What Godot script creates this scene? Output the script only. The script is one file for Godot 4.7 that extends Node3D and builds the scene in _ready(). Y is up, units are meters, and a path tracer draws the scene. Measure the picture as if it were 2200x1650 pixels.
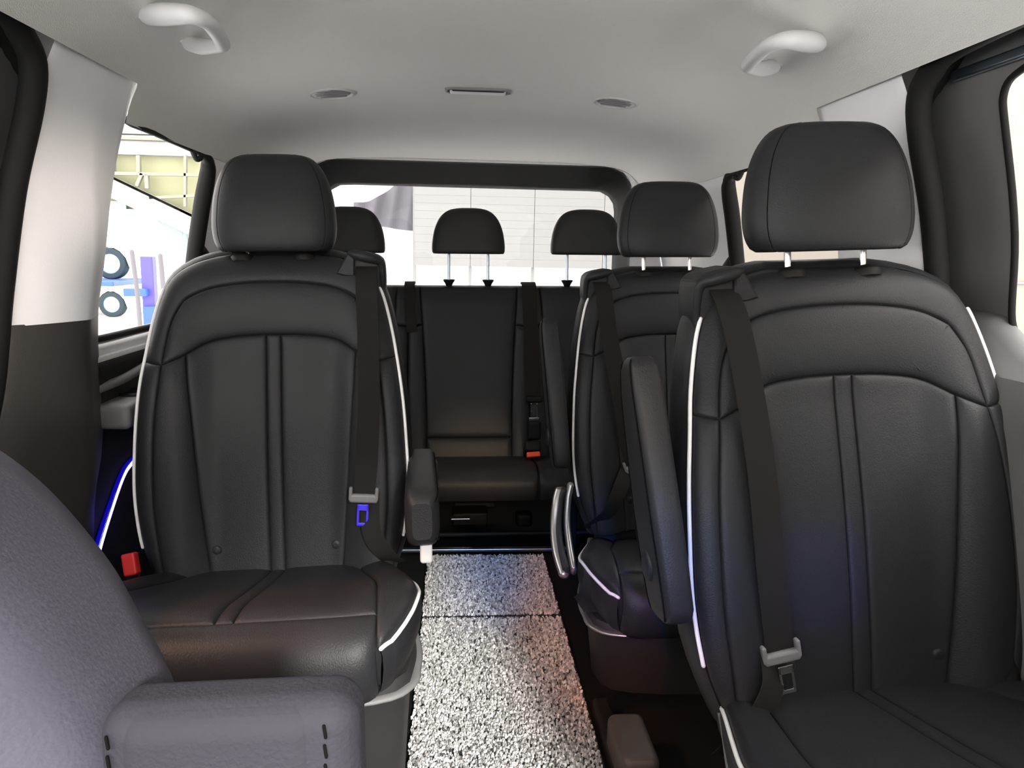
extends Node3D
# A people carrier's cabin seen from between the front seats, looking at the rows behind.
# x runs across the cabin, y up from the cabin floor, -z towards the tailgate. The middle of the cabin is x = XC.

const XC := 0.06
var M := {}
var used := {}

# ---------------------------------------------------------------- mesh building
class Geo:
	var v := PackedVector3Array()
	var n := PackedVector3Array()
	var idx := PackedInt32Array()

	func tri(a: int, b: int, c: int) -> void:
		var g := (v[b] - v[a]).cross(v[c] - v[a])
		if g.dot(n[a] + n[b] + n[c]) > 0.0:
			idx.append_array([a, c, b])
		else:
			idx.append_array([a, b, c])

	# rows of points, smooth inside; the normals point away from ref, or along towards
	func grid(rows: Array, wrap := false, ref = null, towards = null) -> void:
		var h := rows.size()
		var w: int = rows[0].size()
		var base := v.size()
		var nn := PackedVector3Array()
		nn.resize(h * w)
		var mid := Vector3.ZERO
		for r in rows:
			for p in r:
				mid += p
		mid /= float(h * w)
		var inside: Vector3 = mid if ref == null else ref
		var score := 0.0
		var wq := w if wrap else w - 1
		for i in h - 1:
			for j in wq:
				var k := (j + 1) % w
				var a: Vector3 = rows[i][j]
				var b: Vector3 = rows[i][k]
				var c: Vector3 = rows[i + 1][k]
				var d: Vector3 = rows[i + 1][j]
				var g := (c - a).cross(d - b)
				nn[i * w + j] += g
				nn[i * w + k] += g
				nn[(i + 1) * w + k] += g
				nn[(i + 1) * w + j] += g
				if towards == null:
					score += g.dot((a + c) * 0.5 - inside)
				else:
					score += g.dot(towards)
		var s := 1.0 if score >= 0.0 else -1.0
		for i in h:
			for j in w:
				v.append(rows[i][j])
				var q := nn[i * w + j]
				n.append((q * s).normalized() if q.length_squared() > 1e-24 else Vector3.UP)
		for i in h - 1:
			for j in wq:
				var k := (j + 1) % w
				tri(base + i * w + j, base + i * w + k, base + (i + 1) * w + k)
				tri(base + i * w + j, base + (i + 1) * w + k, base + (i + 1) * w + j)

	# a flat lid over a ring
	func lid(ring: PackedVector3Array, away: Vector3) -> void:
		var c := Vector3.ZERO
		for p in ring:
			c += p
		c /= float(ring.size())
		var g := Vector3.ZERO
		for j in ring.size():
			g += (ring[j] - c).cross(ring[(j + 1) % ring.size()] - c)
		g = g.normalized() if g.length_squared() > 1e-20 else away.normalized()
		if g.dot(away) < 0.0:
			g = -g
		var b := v.size()
		v.append(c)
		n.append(g)
		for p in ring:
			v.append(p)
			n.append(g)
		for j in ring.size():
			tri(b, b + 1 + j, b + 1 + (j + 1) % ring.size())

	func quad(a: Vector3, b: Vector3, c: Vector3, d: Vector3, away: Vector3) -> void:
		lid(PackedVector3Array([a, b, c, d]), away)

	# box with rounded edges
	func rbox(c: Vector3, size: Vector3, r := 0.005, basis := Basis(), k := 3) -> void:
		r = minf(r, minf(size.x, minf(size.y, size.z)) * 0.499)
		var core := size * 0.5 - Vector3.ONE * r
		var st := PackedFloat32Array()
		for i in k + 1:
			st.append(-1.0 + float(i) / k)      # -1..0 : rounding of the low side
		for i in k + 1:
			st.append(float(i) / k + 1.0)       # 1..2 : rounding of the high side
		for ax in 3:
			for sg in [-1.0, 1.0]:
				var rows := []
				for a in st:
					var row := PackedVector3Array()
					for b in st:
						var d := Vector3.ZERO
						var at := Vector3.ZERO
						var ua: float = a if a <= 0.0 else a - 1.0
						var ub: float = b if b <= 0.0 else b - 1.0
						var ia := (ax + 1) % 3
						var ib := (ax + 2) % 3
						d[ax] = sg
						d[ia] = tan(ua * PI / 4)
						d[ib] = tan(ub * PI / 4)
						at[ax] = sg * core[ax]
						at[ia] = core[ia] * (-1.0 if a <= 0.0 else 1.0)
						at[ib] = core[ib] * (-1.0 if b <= 0.0 else 1.0)
						row.append(c + basis * (at + d.normalized() * r))
					rows.append(row)
				grid(rows, false, c)

	# a swept round or flattened bar; r is one radius or one per point
	func tube(path: PackedVector3Array, r, sides := 10, closed := false, flat := 1.0, up := Vector3.ZERO) -> void:
		var cnt := path.size()
		var rows := []
		var side := Vector3.ZERO
		var prev_t := Vector3.ZERO
		for i in cnt:
			var t: Vector3
			if closed:
				t = (path[(i + 1) % cnt] - path[(i + cnt - 1) % cnt]).normalized()
			else:
				t = (path[mini(i + 1, cnt - 1)] - path[maxi(i - 1, 0)]).normalized()
			if i == 0:
				var u := up if up != Vector3.ZERO else (Vector3.UP if absf(t.y) < 0.9 else Vector3.RIGHT)
				side = (u - t * u.dot(t)).normalized()
			else:
				var u := up if up != Vector3.ZERO else side
				side = (u - t * u.dot(t)).normalized()
			prev_t = t
			var bi := t.cross(side)
			var rad: float = r if r is float else r[i]
			var ring := PackedVector3Array()
			for k in sides:
				var an := TAU * k / sides
				ring.append(path[i] + bi * cos(an) * rad + side * sin(an) * rad * flat)
			if not closed and (i == 0 or i == cnt - 1):
				var dir := -t if i == 0 else t
				var ends := []
				for q in 3:
					var sc := cos(PI / 2 * (2 - q + 0.25) / 2.25) if q < 2 else cos(PI / 2 * 0.25 / 2.25)
					var fw := sin(PI / 2 * (2 - q + 0.25) / 2.25) if q < 2 else sin(PI / 2 * 0.25 / 2.25)
					var rr := PackedVector3Array()
					for p in ring:
						rr.append(path[i] + (p - path[i]) * sc + dir * rad * minf(flat, 1.0) * fw)
					ends.append(rr)
				if i == 0:
					rows.append_array(ends)
					rows.append(ring)
				else:
					ends.reverse()
					rows.append(ring)
					rows.append_array(ends)
			else:
				rows.append(ring)
		if closed:
			rows.append(rows[0])
		# normals by segment: the centroid test fails on bent bars, so test each ring pair
		var h := rows.size()
		var base := v.size()
		for i in h:
			var c := Vector3.ZERO
			for p in rows[i]:
				c += p
			c /= float(sides)
			for k in sides:
				var a: Vector3 = rows[i][(k + 1) % sides] - rows[i][(k + sides - 1) % sides]
				var bq: Vector3 = rows[mini(i + 1, h - 1)][k] - rows[maxi(i - 1, 0)][k]
				var g := a.cross(bq)
				v.append(rows[i][k])
				var o: Vector3 = rows[i][k] - c
				if g.length_squared() < 1e-24:
					g = o
				n.append((g if g.dot(o) > 0 else -g).normalized())
		for i in h - 1:
			for k in sides:
				var j := (k + 1) % sides
				tri(base + i * sides + k, base + i * sides + j, base + (i + 1) * sides + j)
				tri(base + i * sides + k, base + (i + 1) * sides + j, base + (i + 1) * sides + k)
		if not closed:
			lid(rows[0], path[0] - path[1])
			lid(rows[h - 1], path[cnt - 1] - path[cnt - 2])

	# a flat band of webbing; across gives the direction of its width, at each point or once
	func band(path: PackedVector3Array, across, w: float, th := 0.0016) -> void:
		var rows := []
		var cnt := path.size()
		for i in cnt:
			var t := (path[mini(i + 1, cnt - 1)] - path[maxi(i - 1, 0)]).normalized()
			var a: Vector3 = across if across is Vector3 else across[i]
			a = (a - t * a.dot(t)).normalized()
			var nrm := a.cross(t).normalized()
			var hw := w * 0.5
			var e := minf(th * 0.5, 0.002)
			rows.append(PackedVector3Array([
				path[i] - a * hw, path[i] - a * (hw - e) + nrm * th * 0.5, path[i] + a * (hw - e) + nrm * th * 0.5,
				path[i] + a * hw, path[i] + a * (hw - e) - nrm * th * 0.5, path[i] - a * (hw - e) - nrm * th * 0.5]))
		# two faces and the edges
		for f in [[0, 1, 2, 3], [3, 4, 5, 0]]:
			var rr := []
			var tw := Vector3.ZERO
			for i in cnt:
				rr.append(PackedVector3Array([rows[i][f[0]], rows[i][f[1]], rows[i][f[2]], rows[i][f[3]]]))
				tw += rows[i][f[1]] + rows[i][f[2]] - path[i] * 2.0
			grid(rr, false, null, tw)

	func lathe(prof: PackedVector2Array, xf := Transform3D(), sides := 24) -> void:
		var rows := []
		for p in prof:
			var ring := PackedVector3Array()
			for k in sides:
				var a := TAU * k / sides
				ring.append(xf * Vector3(p.x * cos(a), p.y, p.x * sin(a)))
			rows.append(ring)
		grid(rows, true)

	# a flat outline pushed back along z with bevelled rims
	func prism(pts: PackedVector2Array, d: float, xf := Transform3D(), bevel := 0.0) -> void:
		var inner := pts
		if bevel > 0.0:
			var off := Geometry2D.offset_polygon(pts, -bevel)
			if off.size() == 1 and off[0].size() == pts.size():
				inner = off[0]
				# line the inner outline up with the outer one
				var best := 0
				for i in inner.size():
					if inner[i].distance_squared_to(pts[0]) < inner[best].distance_squared_to(pts[0]):
						best = i
				var turned := PackedVector2Array()
				for i in inner.size():
					turned.append(inner[(best + i) % inner.size()])
				inner = turned
			else:
				bevel = 0.0
		var tri2 := Geometry2D.triangulate_polygon(inner)
		for s in [1.0, -1.0]:
			var b := v.size()
			for p in inner:
				v.append(xf * Vector3(p.x, p.y, s * d * 0.5))
				n.append((xf.basis * Vector3(0, 0, s)).normalized())
			for i in range(0, tri2.size(), 3):
				tri(b + tri2[i], b + tri2[i + 1], b + tri2[i + 2])
		var area := 0.0
		for i in pts.size():
			area += pts[i].cross(pts[(i + 1) % pts.size()])
		var sg := 1.0 if area > 0 else -1.0
		for i in pts.size():
			var j := (i + 1) % pts.size()
			var e := (pts[j] - pts[i])
			var o := Vector2(e.y, -e.x).normalized() * sg
			var away := xf.basis * Vector3(o.x, o.y, 0)
			var zb := d * 0.5 - bevel
			quad(xf * Vector3(pts[i].x, pts[i].y, zb), xf * Vector3(pts[j].x, pts[j].y, zb), xf * Vector3(pts[j].x, pts[j].y, -zb), xf * Vector3(pts[i].x, pts[i].y, -zb), away)
			if bevel > 0.0:
				for s in [1.0, -1.0]:
					quad(xf * Vector3(pts[i].x, pts[i].y, s * zb), xf * Vector3(pts[j].x, pts[j].y, s * zb), xf * Vector3(inner[j].x, inner[j].y, s * d * 0.5), xf * Vector3(inner[i].x, inner[i].y, s * d * 0.5), away + xf.basis * Vector3(0, 0, s))

	func mesh() -> ArrayMesh:
		var a := []
		a.resize(Mesh.ARRAY_MAX)
		a[Mesh.ARRAY_VERTEX] = v
		a[Mesh.ARRAY_NORMAL] = n
		a[Mesh.ARRAY_INDEX] = idx
		var m := ArrayMesh.new()
		m.add_surface_from_arrays(Mesh.PRIMITIVE_TRIANGLES, a)
		return m


func numbered(called: String) -> String:
	var k: int = used.get(called, 0)
	used[called] = k + 1
	return called if k == 0 else "%s_%03d" % [called, k]

func put(called: String, g: Geo, mat: Material, parent: Node = null) -> MeshInstance3D:
	var o := MeshInstance3D.new()
	o.mesh = g.mesh()
	o.material_override = mat
	o.cast_shadow = GeometryInstance3D.SHADOW_CASTING_SETTING_ON
	if parent == null:
		o.name = numbered(called)
		add_child(o, true)
	else:
		o.name = called
		parent.add_child(o, true)
	return o

func thing(called: String, label: String, category: String, at := Vector3.ZERO, group := "") -> Node3D:
	var o := Node3D.new()
	o.name = numbered(called)
	add_child(o, true)
	o.position = at
	return tag(o, label, category, group)

func tag(o: Node, label: String, category: String, group := "") -> Node:
	o.set_meta("label", label)
	o.set_meta("category", category)
	if group:
		o.set_meta("group", group)
	return o

func structure(called: String, label: String, g: Geo, mat: Material) -> MeshInstance3D:
	var o := put(called, g, mat)
	o.set_meta("kind", "structure")
	o.set_meta("label", label)
	o.set_meta("category", called.get_slice("_", 0))
	return o

# ---------------------------------------------------------------- curves
func dense3(pts: Array, sub := 8) -> PackedVector3Array:
	var out := PackedVector3Array()
	var c := pts.size()
	for i in c - 1:
		var a: Vector3 = pts[maxi(i - 1, 0)]
		var b: Vector3 = pts[i]
		var d: Vector3 = pts[i + 1]
		var e: Vector3 = pts[mini(i + 2, c - 1)]
		for k in sub:
			out.append(b.cubic_interpolate(d, a, e, float(k) / sub))
	out.append(pts[c - 1])
	return out

func dense2(pts: Array, sub := 8) -> PackedVector2Array:
	var out := PackedVector2Array()
	var c := pts.size()
	if c == 2:
		sub = 1
	for i in c - 1:
		var a: Vector2 = pts[maxi(i - 1, 0)]
		var b: Vector2 = pts[i]
		var d: Vector2 = pts[i + 1]
		var e: Vector2 = pts[mini(i + 2, c - 1)]
		for k in sub:
			out.append(b.cubic_interpolate(d, a, e, float(k) / sub))
	out.append(pts[c - 1])
	return out

func length2(p: PackedVector2Array) -> float:
	var l := 0.0
	for i in p.size() - 1:
		l += p[i].distance_to(p[i + 1])
	return l

func sampled(p: PackedVector2Array, ts: PackedFloat32Array) -> PackedVector2Array:
	var cum := PackedFloat32Array([0.0])
	for i in p.size() - 1:
		cum.append(cum[i] + p[i].distance_to(p[i + 1]))
	var total := maxf(cum[-1], 1e-9)
	var out := PackedVector2Array()
	var k := 0
	for t in ts:
		var want := t * total
		while k < p.size() - 2 and cum[k + 1] < want:
			k += 1
		var seg := maxf(cum[k + 1] - cum[k], 1e-9)
		out.append(p[k].lerp(p[k + 1], clampf((want - cum[k]) / seg, 0.0, 1.0)))
	return out

func table(t: Array, x: float) -> float:
	if x <= t[0].x:
		return t[0].y
	for i in t.size() - 1:
		if x <= t[i + 1].x:
			var a: Vector2 = t[maxi(i - 1, 0)]
			var b: Vector2 = t[i]
			var c: Vector2 = t[i + 1]
			var d: Vector2 = t[mini(i + 2, t.size() - 1)]
			var u := (x - b.x) / (c.x - b.x)
			var m0 := (c.y - a.y) / maxf(c.x - a.x, 1e-6) * (c.x - b.x)
			var m1 := (d.y - b.y) / maxf(d.x - b.x, 1e-6) * (c.x - b.x)
			var u2 := u * u
			var u3 := u2 * u
			return (2 * u3 - 3 * u2 + 1) * b.y + (u3 - 2 * u2 + u) * m0 + (-2 * u3 + 3 * u2) * c.y + (u3 - u2) * m1
	return t[-1].y

func stops(l: float, step: float) -> PackedFloat32Array:
	var near := [0.0, 0.0014, 0.0030, 0.006, 0.012, 0.020]
	var out := PackedFloat32Array()
	var edge := minf(0.020, l * 0.4)
	for d in near:
		out.append(d * edge / 0.020)
	var inner := l - 2 * edge
	var c := maxi(1, int(ceil(inner / step)))
	for i in range(1, c):
		out.append(edge + inner * i / c)
	for i in near.size():
		out.append(l - near[near.size() - 1 - i] * edge / 0.020)
	for i in out.size():
		out[i] /= l
	return out

# One upholstered panel between four seams drawn on the surface f(x, s): it swells from the seam and sinks into it.
func panel(g: Geo, f: Callable, left: Array, right: Array, bottom: Array, top: Array, face: float, swell := 0.004, sink := 0.004, step := 0.014) -> void:
	var l := dense2(left)
	var r := dense2(right)
	var b := dense2(bottom)
	var t := dense2(top)
	var w := maxf(length2(b), length2(t))
	var h := maxf(length2(l), length2(r))
	var us := stops(w, step)
	var vs := stops(h, step)
	var lv := sampled(l, vs)
	var rv := sampled(r, vs)
	var bu := sampled(b, us)
	var tu := sampled(t, us)
	var rows := []
	var toward := Vector3.ZERO
	var e := 0.0015
	for j in vs.size():
		var row := PackedVector3Array()
		var y := vs[j]
		for i in us.size():
			var x := us[i]
			var p := bu[i] * (1 - y) + tu[i] * y + lv[j] * (1 - x) + rv[j] * x \
				- (bu[0] * (1 - x) * (1 - y) + bu[-1] * x * (1 - y) + tu[0] * (1 - x) * y + tu[-1] * x * y)
			var lw := lv[j].distance_to(rv[j])
			var lh := bu[i].distance_to(tu[i])
			var d := minf(minf(x, 1 - x) * lw, minf(y, 1 - y) * lh)
			var p3: Vector3 = f.call(p.x, p.y)
			var nx: Vector3 = f.call(p.x + e, p.y) - f.call(p.x - e, p.y)
			var ny: Vector3 = f.call(p.x, p.y + e) - f.call(p.x, p.y - e)
			var nn := nx.cross(ny).normalized() * face
			toward += nn
			var up := -sink + (sink + 0.001) * (1 - exp(-d / 0.0022)) + swell * (1 - exp(-d / 0.014))
			row.append(p3 + nn * up)
		rows.append(row)
	g.grid(rows, false, null, toward)

func on(f: Callable, pts: Array, lift := 0.0, sub := 8, face := 1.0) -> PackedVector3Array:
	var out := PackedVector3Array()
	var e := 0.0015
	for p in dense2(pts, sub):
		var n3: Vector3 = (f.call(p.x + e, p.y) - f.call(p.x - e, p.y)).cross(f.call(p.x, p.y + e) - f.call(p.x, p.y - e))
		out.append(f.call(p.x, p.y) + n3.normalized() * lift * face)
	return out

func mirrored(pts: Array) -> Array:
	var out := []
	for p in pts:
		out.append(Vector2(-p.x, p.y))
	return out

# ---------------------------------------------------------------- materials
func noise_tex(freq: float, octaves: int, as_normal: bool, strength := 4.0, size := 512, ramp = null, sd := 1) -> NoiseTexture2D:
	var fn := FastNoiseLite.new()
	fn.seed = sd
	fn.noise_type = FastNoiseLite.TYPE_SIMPLEX_SMOOTH
	fn.frequency = freq
	fn.fractal_octaves = octaves
	var t := NoiseTexture2D.new()
	t.width = size
	t.height = size
	t.seamless = true
	t.noise = fn
	t.as_normal_map = as_normal
	t.bump_strength = strength
	if ramp != null:
		t.color_ramp = ramp
	return t

func ramp2(a: Color, b: Color) -> Gradient:
	var g := Gradient.new()
	g.set_color(0, a)
	g.set_color(1, b)
	return g

func mat(col: Color, rough := 0.6, spec := 0.5, metal := 0.0) -> StandardMaterial3D:
	var m := StandardMaterial3D.new()
	m.albedo_color = col
	m.roughness = rough
	m.metallic_specular = spec
	m.metallic = metal
	return m

func grained(col: Color, rough: float, tex: Texture2D, scale: float, amount := 0.5, spec := 0.5) -> StandardMaterial3D:
	var m := mat(col, rough, spec)
	m.uv1_triplanar = true
	m.uv1_scale = Vector3.ONE * scale
	m.normal_enabled = true
	m.normal_texture = tex
	m.normal_scale = amount
	return m

func make_materials() -> void:
	var grain := noise_tex(0.06, 3, true, 5.0, 512, null, 3)
	var cloth := noise_tex(0.12, 2, true, 6.0, 512, null, 8)
	M.leather = grained(Color(0.138, 0.140, 0.149), 0.48, grain, 9.0, 0.35, 0.34)
	M.leather_dark = grained(Color(0.13, 0.13, 0.135), 0.55, grain, 9.0, 0.35, 0.4)
	M.leather_front = grained(Color(0.305, 0.302, 0.345), 0.7, grain, 7.0, 0.35, 0.4)
	M.leather_arm_shaded = grained(Color(0.185, 0.181, 0.207), 0.75, grain, 7.0, 0.35, 0.3)  # front seat leather again, with shade put into its colour for the armrest
	M.piping = mat(Color(0.93, 0.93, 0.93), 0.45)
	M.seam = mat(Color(0.05, 0.05, 0.05), 0.9, 0.2)
	M.headliner = grained(Color(0.865, 0.865, 0.85), 0.95, cloth, 9.0, 0.35, 0.2)
	M.pillar = grained(Color(0.93, 0.93, 0.94), 0.7, cloth, 9.0, 0.2, 0.35)
	M.plastic = grained(Color(0.17, 0.17, 0.17), 0.55, grain, 12.0, 0.25, 0.4)
	M.plastic_mid = grained(Color(0.23, 0.222, 0.215), 0.5, grain, 12.0, 0.25, 0.4)
	M.plastic_grey = grained(Color(0.44, 0.44, 0.44), 0.55, grain, 12.0, 0.25, 0.4)
	M.plastic_light = grained(Color(0.70, 0.70, 0.70), 0.5, grain, 12.0, 0.15, 0.4)
	M.black = mat(Color(0.07, 0.07, 0.07), 0.6, 0.35)
	M.rubber = mat(Color(0.09, 0.09, 0.09), 0.75, 0.3)
	M.chrome = mat(Color(0.86, 0.86, 0.86), 0.18, 0.5, 1.0)
	M.satin = mat(Color(0.72, 0.71, 0.70), 0.35, 0.5, 0.85)
	M.steel = mat(Color(0.75, 0.80, 0.85), 0.3, 0.5, 1.0)
	M.webbing = grained(Color(0.12, 0.117, 0.113), 0.85, cloth, 30.0, 0.6, 0.3)
	M.red = mat(Color(0.86, 0.16, 0.18), 0.4)
	M.orange = mat(Color(0.93, 0.30, 0.16), 0.4)
	M.grip = mat(Color(0.80, 0.80, 0.80), 0.5, 0.4)
	M.lens = mat(Color(0.88, 0.88, 0.90), 0.3)
	M.vent = mat(Color(0.46, 0.455, 0.465), 0.6)
	M.vent_rim = mat(Color(0.74, 0.735, 0.73), 0.8)
	M.tail_black = grained(Color(0.115, 0.115, 0.115), 0.6, grain, 12.0, 0.25, 0.3)
	M.wall_black = grained(Color(0.115, 0.115, 0.115), 0.6, grain, 12.0, 0.25, 0.35)
	M.door_low = grained(Color(0.40, 0.40, 0.40), 0.6, grain, 12.0, 0.2, 0.35)
	M.dark_slot = mat(Color(0.10, 0.10, 0.12), 0.8)
	M.glass = mat(Color(1, 1, 1, 0.03), 0.03, 0.35)
	M.glass.transparency = BaseMaterial3D.TRANSPARENCY_ALPHA
	M.tint = mat(Color(0.02, 0.02, 0.022, 0.43), 0.03, 0.12)
	M.tint.transparency = BaseMaterial3D.TRANSPARENCY_ALPHA
	M.floor = mat(Color(0.09, 0.09, 0.09), 0.95, 0.2)
	M.backing = mat(Color(0.20, 0.20, 0.205), 1.0, 0.1)
	M.pile = mat(Color(1, 1, 1), 1.0, 0.1)
	M.pile.vertex_color_use_as_albedo = true
	M.led = mat(Color(0.9, 0.9, 1.0), 0.5)
	M.led.emission_enabled = true
	M.led.emission = Color(0.72, 0.70, 1.0)
	M.led.emission_energy_multiplier = 2.6
	M.led_halo = mat(Color(0.05, 0.05, 0.4), 0.5)  # blue glow painted round the light line as its halo
	M.led_halo.emission_enabled = true
	M.led_halo.emission = Color(0.06, 0.03, 0.75)
	M.led_halo.emission_energy_multiplier = 0.6
	M.violet = mat(Color(0.32, 0.26, 0.98), 0.3, 0.5, 0.3)  # reflection of the light strip put into the latch plate colour
	# outside
	M.ground = mat(Color(0.93, 0.93, 0.94), 0.8)
	M.hall_white = mat(Color(0.93, 0.93, 0.93), 0.8)
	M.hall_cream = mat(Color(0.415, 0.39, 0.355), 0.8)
	M.panel_grey = mat(Color(0.645, 0.645, 0.645), 0.8, 0.2)
	M.cloth_grey = mat(Color(0.47, 0.46, 0.49), 0.9, 0.2)
	M.hall_lime = mat(Color(0.60, 0.605, 0.49), 0.8, 0.2)
	M.roof_grey = mat(Color(0.56, 0.56, 0.57), 0.8, 0.2)
	M.hall_beam = mat(Color(0.50, 0.50, 0.46), 0.8, 0.2)
	M.fascia = mat(Color(0.62, 0.62, 0.55), 0.8, 0.2)
	M.pane = mat(Color(0.53, 0.59, 0.62), 0.4)
	M.blue = mat(Color(0.20, 0.33, 0.72), 0.5)
	M.violet_post = mat(Color(0.29, 0.26, 0.62), 0.5)
	M.post_grey = mat(Color(0.42, 0.41, 0.43), 0.7, 0.2)
	M.car_white = mat(Color(0.95, 0.95, 0.95), 0.3)
	M.tyre = mat(Color(0.22, 0.26, 0.28), 0.8, 0.2)
	M.hub = mat(Color(0.62, 0.72, 0.76), 0.4)

# ---------------------------------------------------------------- a captain's chair
var recline := 0.2126

const HALF_BACK := [Vector2(0.28, 0.236), Vector2(0.34, 0.260), Vector2(0.40, 0.279), Vector2(0.50, 0.291), Vector2(0.60, 0.290), Vector2(0.70, 0.284), Vector2(0.80, 0.271), Vector2(0.88, 0.256), Vector2(0.94, 0.238), Vector2(0.975, 0.215), Vector2(1.0, 0.178), Vector2(1.014, 0.135), Vector2(1.020, 0.095)]
const HALF_CUSHION := [Vector2(0.0, 0.235), Vector2(0.10, 0.256), Vector2(0.20, 0.281), Vector2(0.32, 0.308), Vector2(0.40, 0.315), Vector2(0.45, 0.311), Vector2(0.49, 0.302), Vector2(0.53, 0.287), Vector2(0.56, 0.273), Vector2(0.585, 0.262), Vector2(0.605, 0.255), Vector2(0.75, 0.25)]

func back_face(x: float, y: float) -> Vector3:
	var hw := table(HALF_BACK, y)
	var ax := absf(x)
	var z := -(y - 0.32) * recline
	z += 0.012 * sin(clampf((y - 0.3) / 0.5, 0, 1) * PI)
	var strength := smoothstep(0.95, 0.72, y) * 0.85 + 0.15
	z += 0.042 * strength * smoothstep(0.115, 0.215, ax)
	z += 0.006 * smoothstep(0.80, 0.90, y) * smoothstep(1.0, 0.92, y)
	var e := hw - ax
	if e < 0.042:
		var k := clampf((0.042 - e) / 0.042, 0, 1)
		z -= 0.027 * (1 - sqrt(maxf(0.0, 1 - k * k * 0.96)))
	var t := 1.021 - y
	if t < 0.055:
		var k := clampf((0.055 - t) / 0.055, 0, 1)
		z -= 0.045 * (1 - sqrt(maxf(0.0, 1 - k * k * 0.96)))
	return Vector3(x, y, z)

const SEAT_PROFILE := [Vector2(-0.05, 0.308), Vector2(0.10, 0.345), Vector2(0.25, 0.383), Vector2(0.36, 0.413), Vector2(0.42, 0.424), Vector2(0.465, 0.424), Vector2(0.500, 0.410), Vector2(0.522, 0.378), Vector2(0.525, 0.340), Vector2(0.515, 0.305), Vector2(0.495, 0.285)]
var seat_line := PackedVector2Array()
var seat_cum := PackedFloat32Array()

func cushion_face(x: float, s: float) -> Vector3:
	if seat_line.is_empty():
		seat_line = dense2(SEAT_PROFILE, 6)
		seat_cum.append(0.0)
		for i in seat_line.size() - 1:
			seat_cum.append(seat_cum[i] + seat_line[i].distance_to(seat_line[i + 1]))
	var k := 0
	var top := seat_cum.size() - 2
	k = clampi(seat_cum.bsearch(s) - 1, 0, top)
	var u := (s - seat_cum[k]) / (seat_cum[k + 1] - seat_cum[k])
	var p := seat_line[k].lerp(seat_line[k + 1], u)
	var d := seat_line[mini(k + 1, top)] - seat_line[maxi(k, 1) - 1]
	var nrm := Vector2(-d.y, d.x).normalized()
	var ax := absf(x)
	var up := 0.022 * smoothstep(0.17, 0.262, ax) * smoothstep(0.55, 0.40, s)
	var hw := table(HALF_CUSHION, s)
	var e := hw - ax
	if e < 0.05:
		var q := clampf((0.05 - e) / 0.05, 0, 1)
		up -= 0.032 * (1 - sqrt(maxf(0.0, 1 - q * q * 0.96)))
	p += nrm * up
	return Vector3(x, p.y, p.x)

func head_face(a: float, t: float) -> Vector3:
	# a from -1 to 1 goes round the headrest, 0 in front; t from 0 below to 1 on top
	var hw := table([Vector2(-0.1, 0.088), Vector2(0.0, 0.098), Vector2(0.05, 0.124), Vector2(0.12, 0.140), Vector2(0.25, 0.1475), Vector2(0.40, 0.146), Vector2(0.55, 0.140), Vector2(0.70, 0.128), Vector2(0.83, 0.109), Vector2(0.92, 0.086), Vector2(0.97, 0.062), Vector2(1.0, 0.036), Vector2(1.1, 0.04)], t)
	var dp := table([Vector2(-0.1, 0.03), Vector2(0.0, 0.036), Vector2(0.06, 0.052), Vector2(0.15, 0.060), Vector2(0.4, 0.062), Vector2(0.7, 0.052), Vector2(0.86, 0.042), Vector2(0.95, 0.028), Vector2(1.0, 0.012), Vector2(1.1, 0.01)], t)
	var y := table([Vector2(-0.1, 0.004), Vector2(0.0, 0.004), Vector2(0.06, 0.0), Vector2(0.12, 0.014), Vector2(0.3, 0.060), Vector2(0.5, 0.114), Vector2(0.7, 0.164), Vector2(0.86, 0.200), Vector2(0.94, 0.212), Vector2(1.0, 0.216), Vector2(1.1, 0.216)], t)
	var an := a * PI
	var c := cos(an)
	var s := sin(an)
	var x := hw * signf(s) * pow(absf(s), 0.72)
	var z := dp * signf(c) * pow(absf(c), 0.72)
	if t > 0.55:
		y += 0.0
	return Vector3(x, y, z - (y - 0.1) * 0.10)

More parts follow.
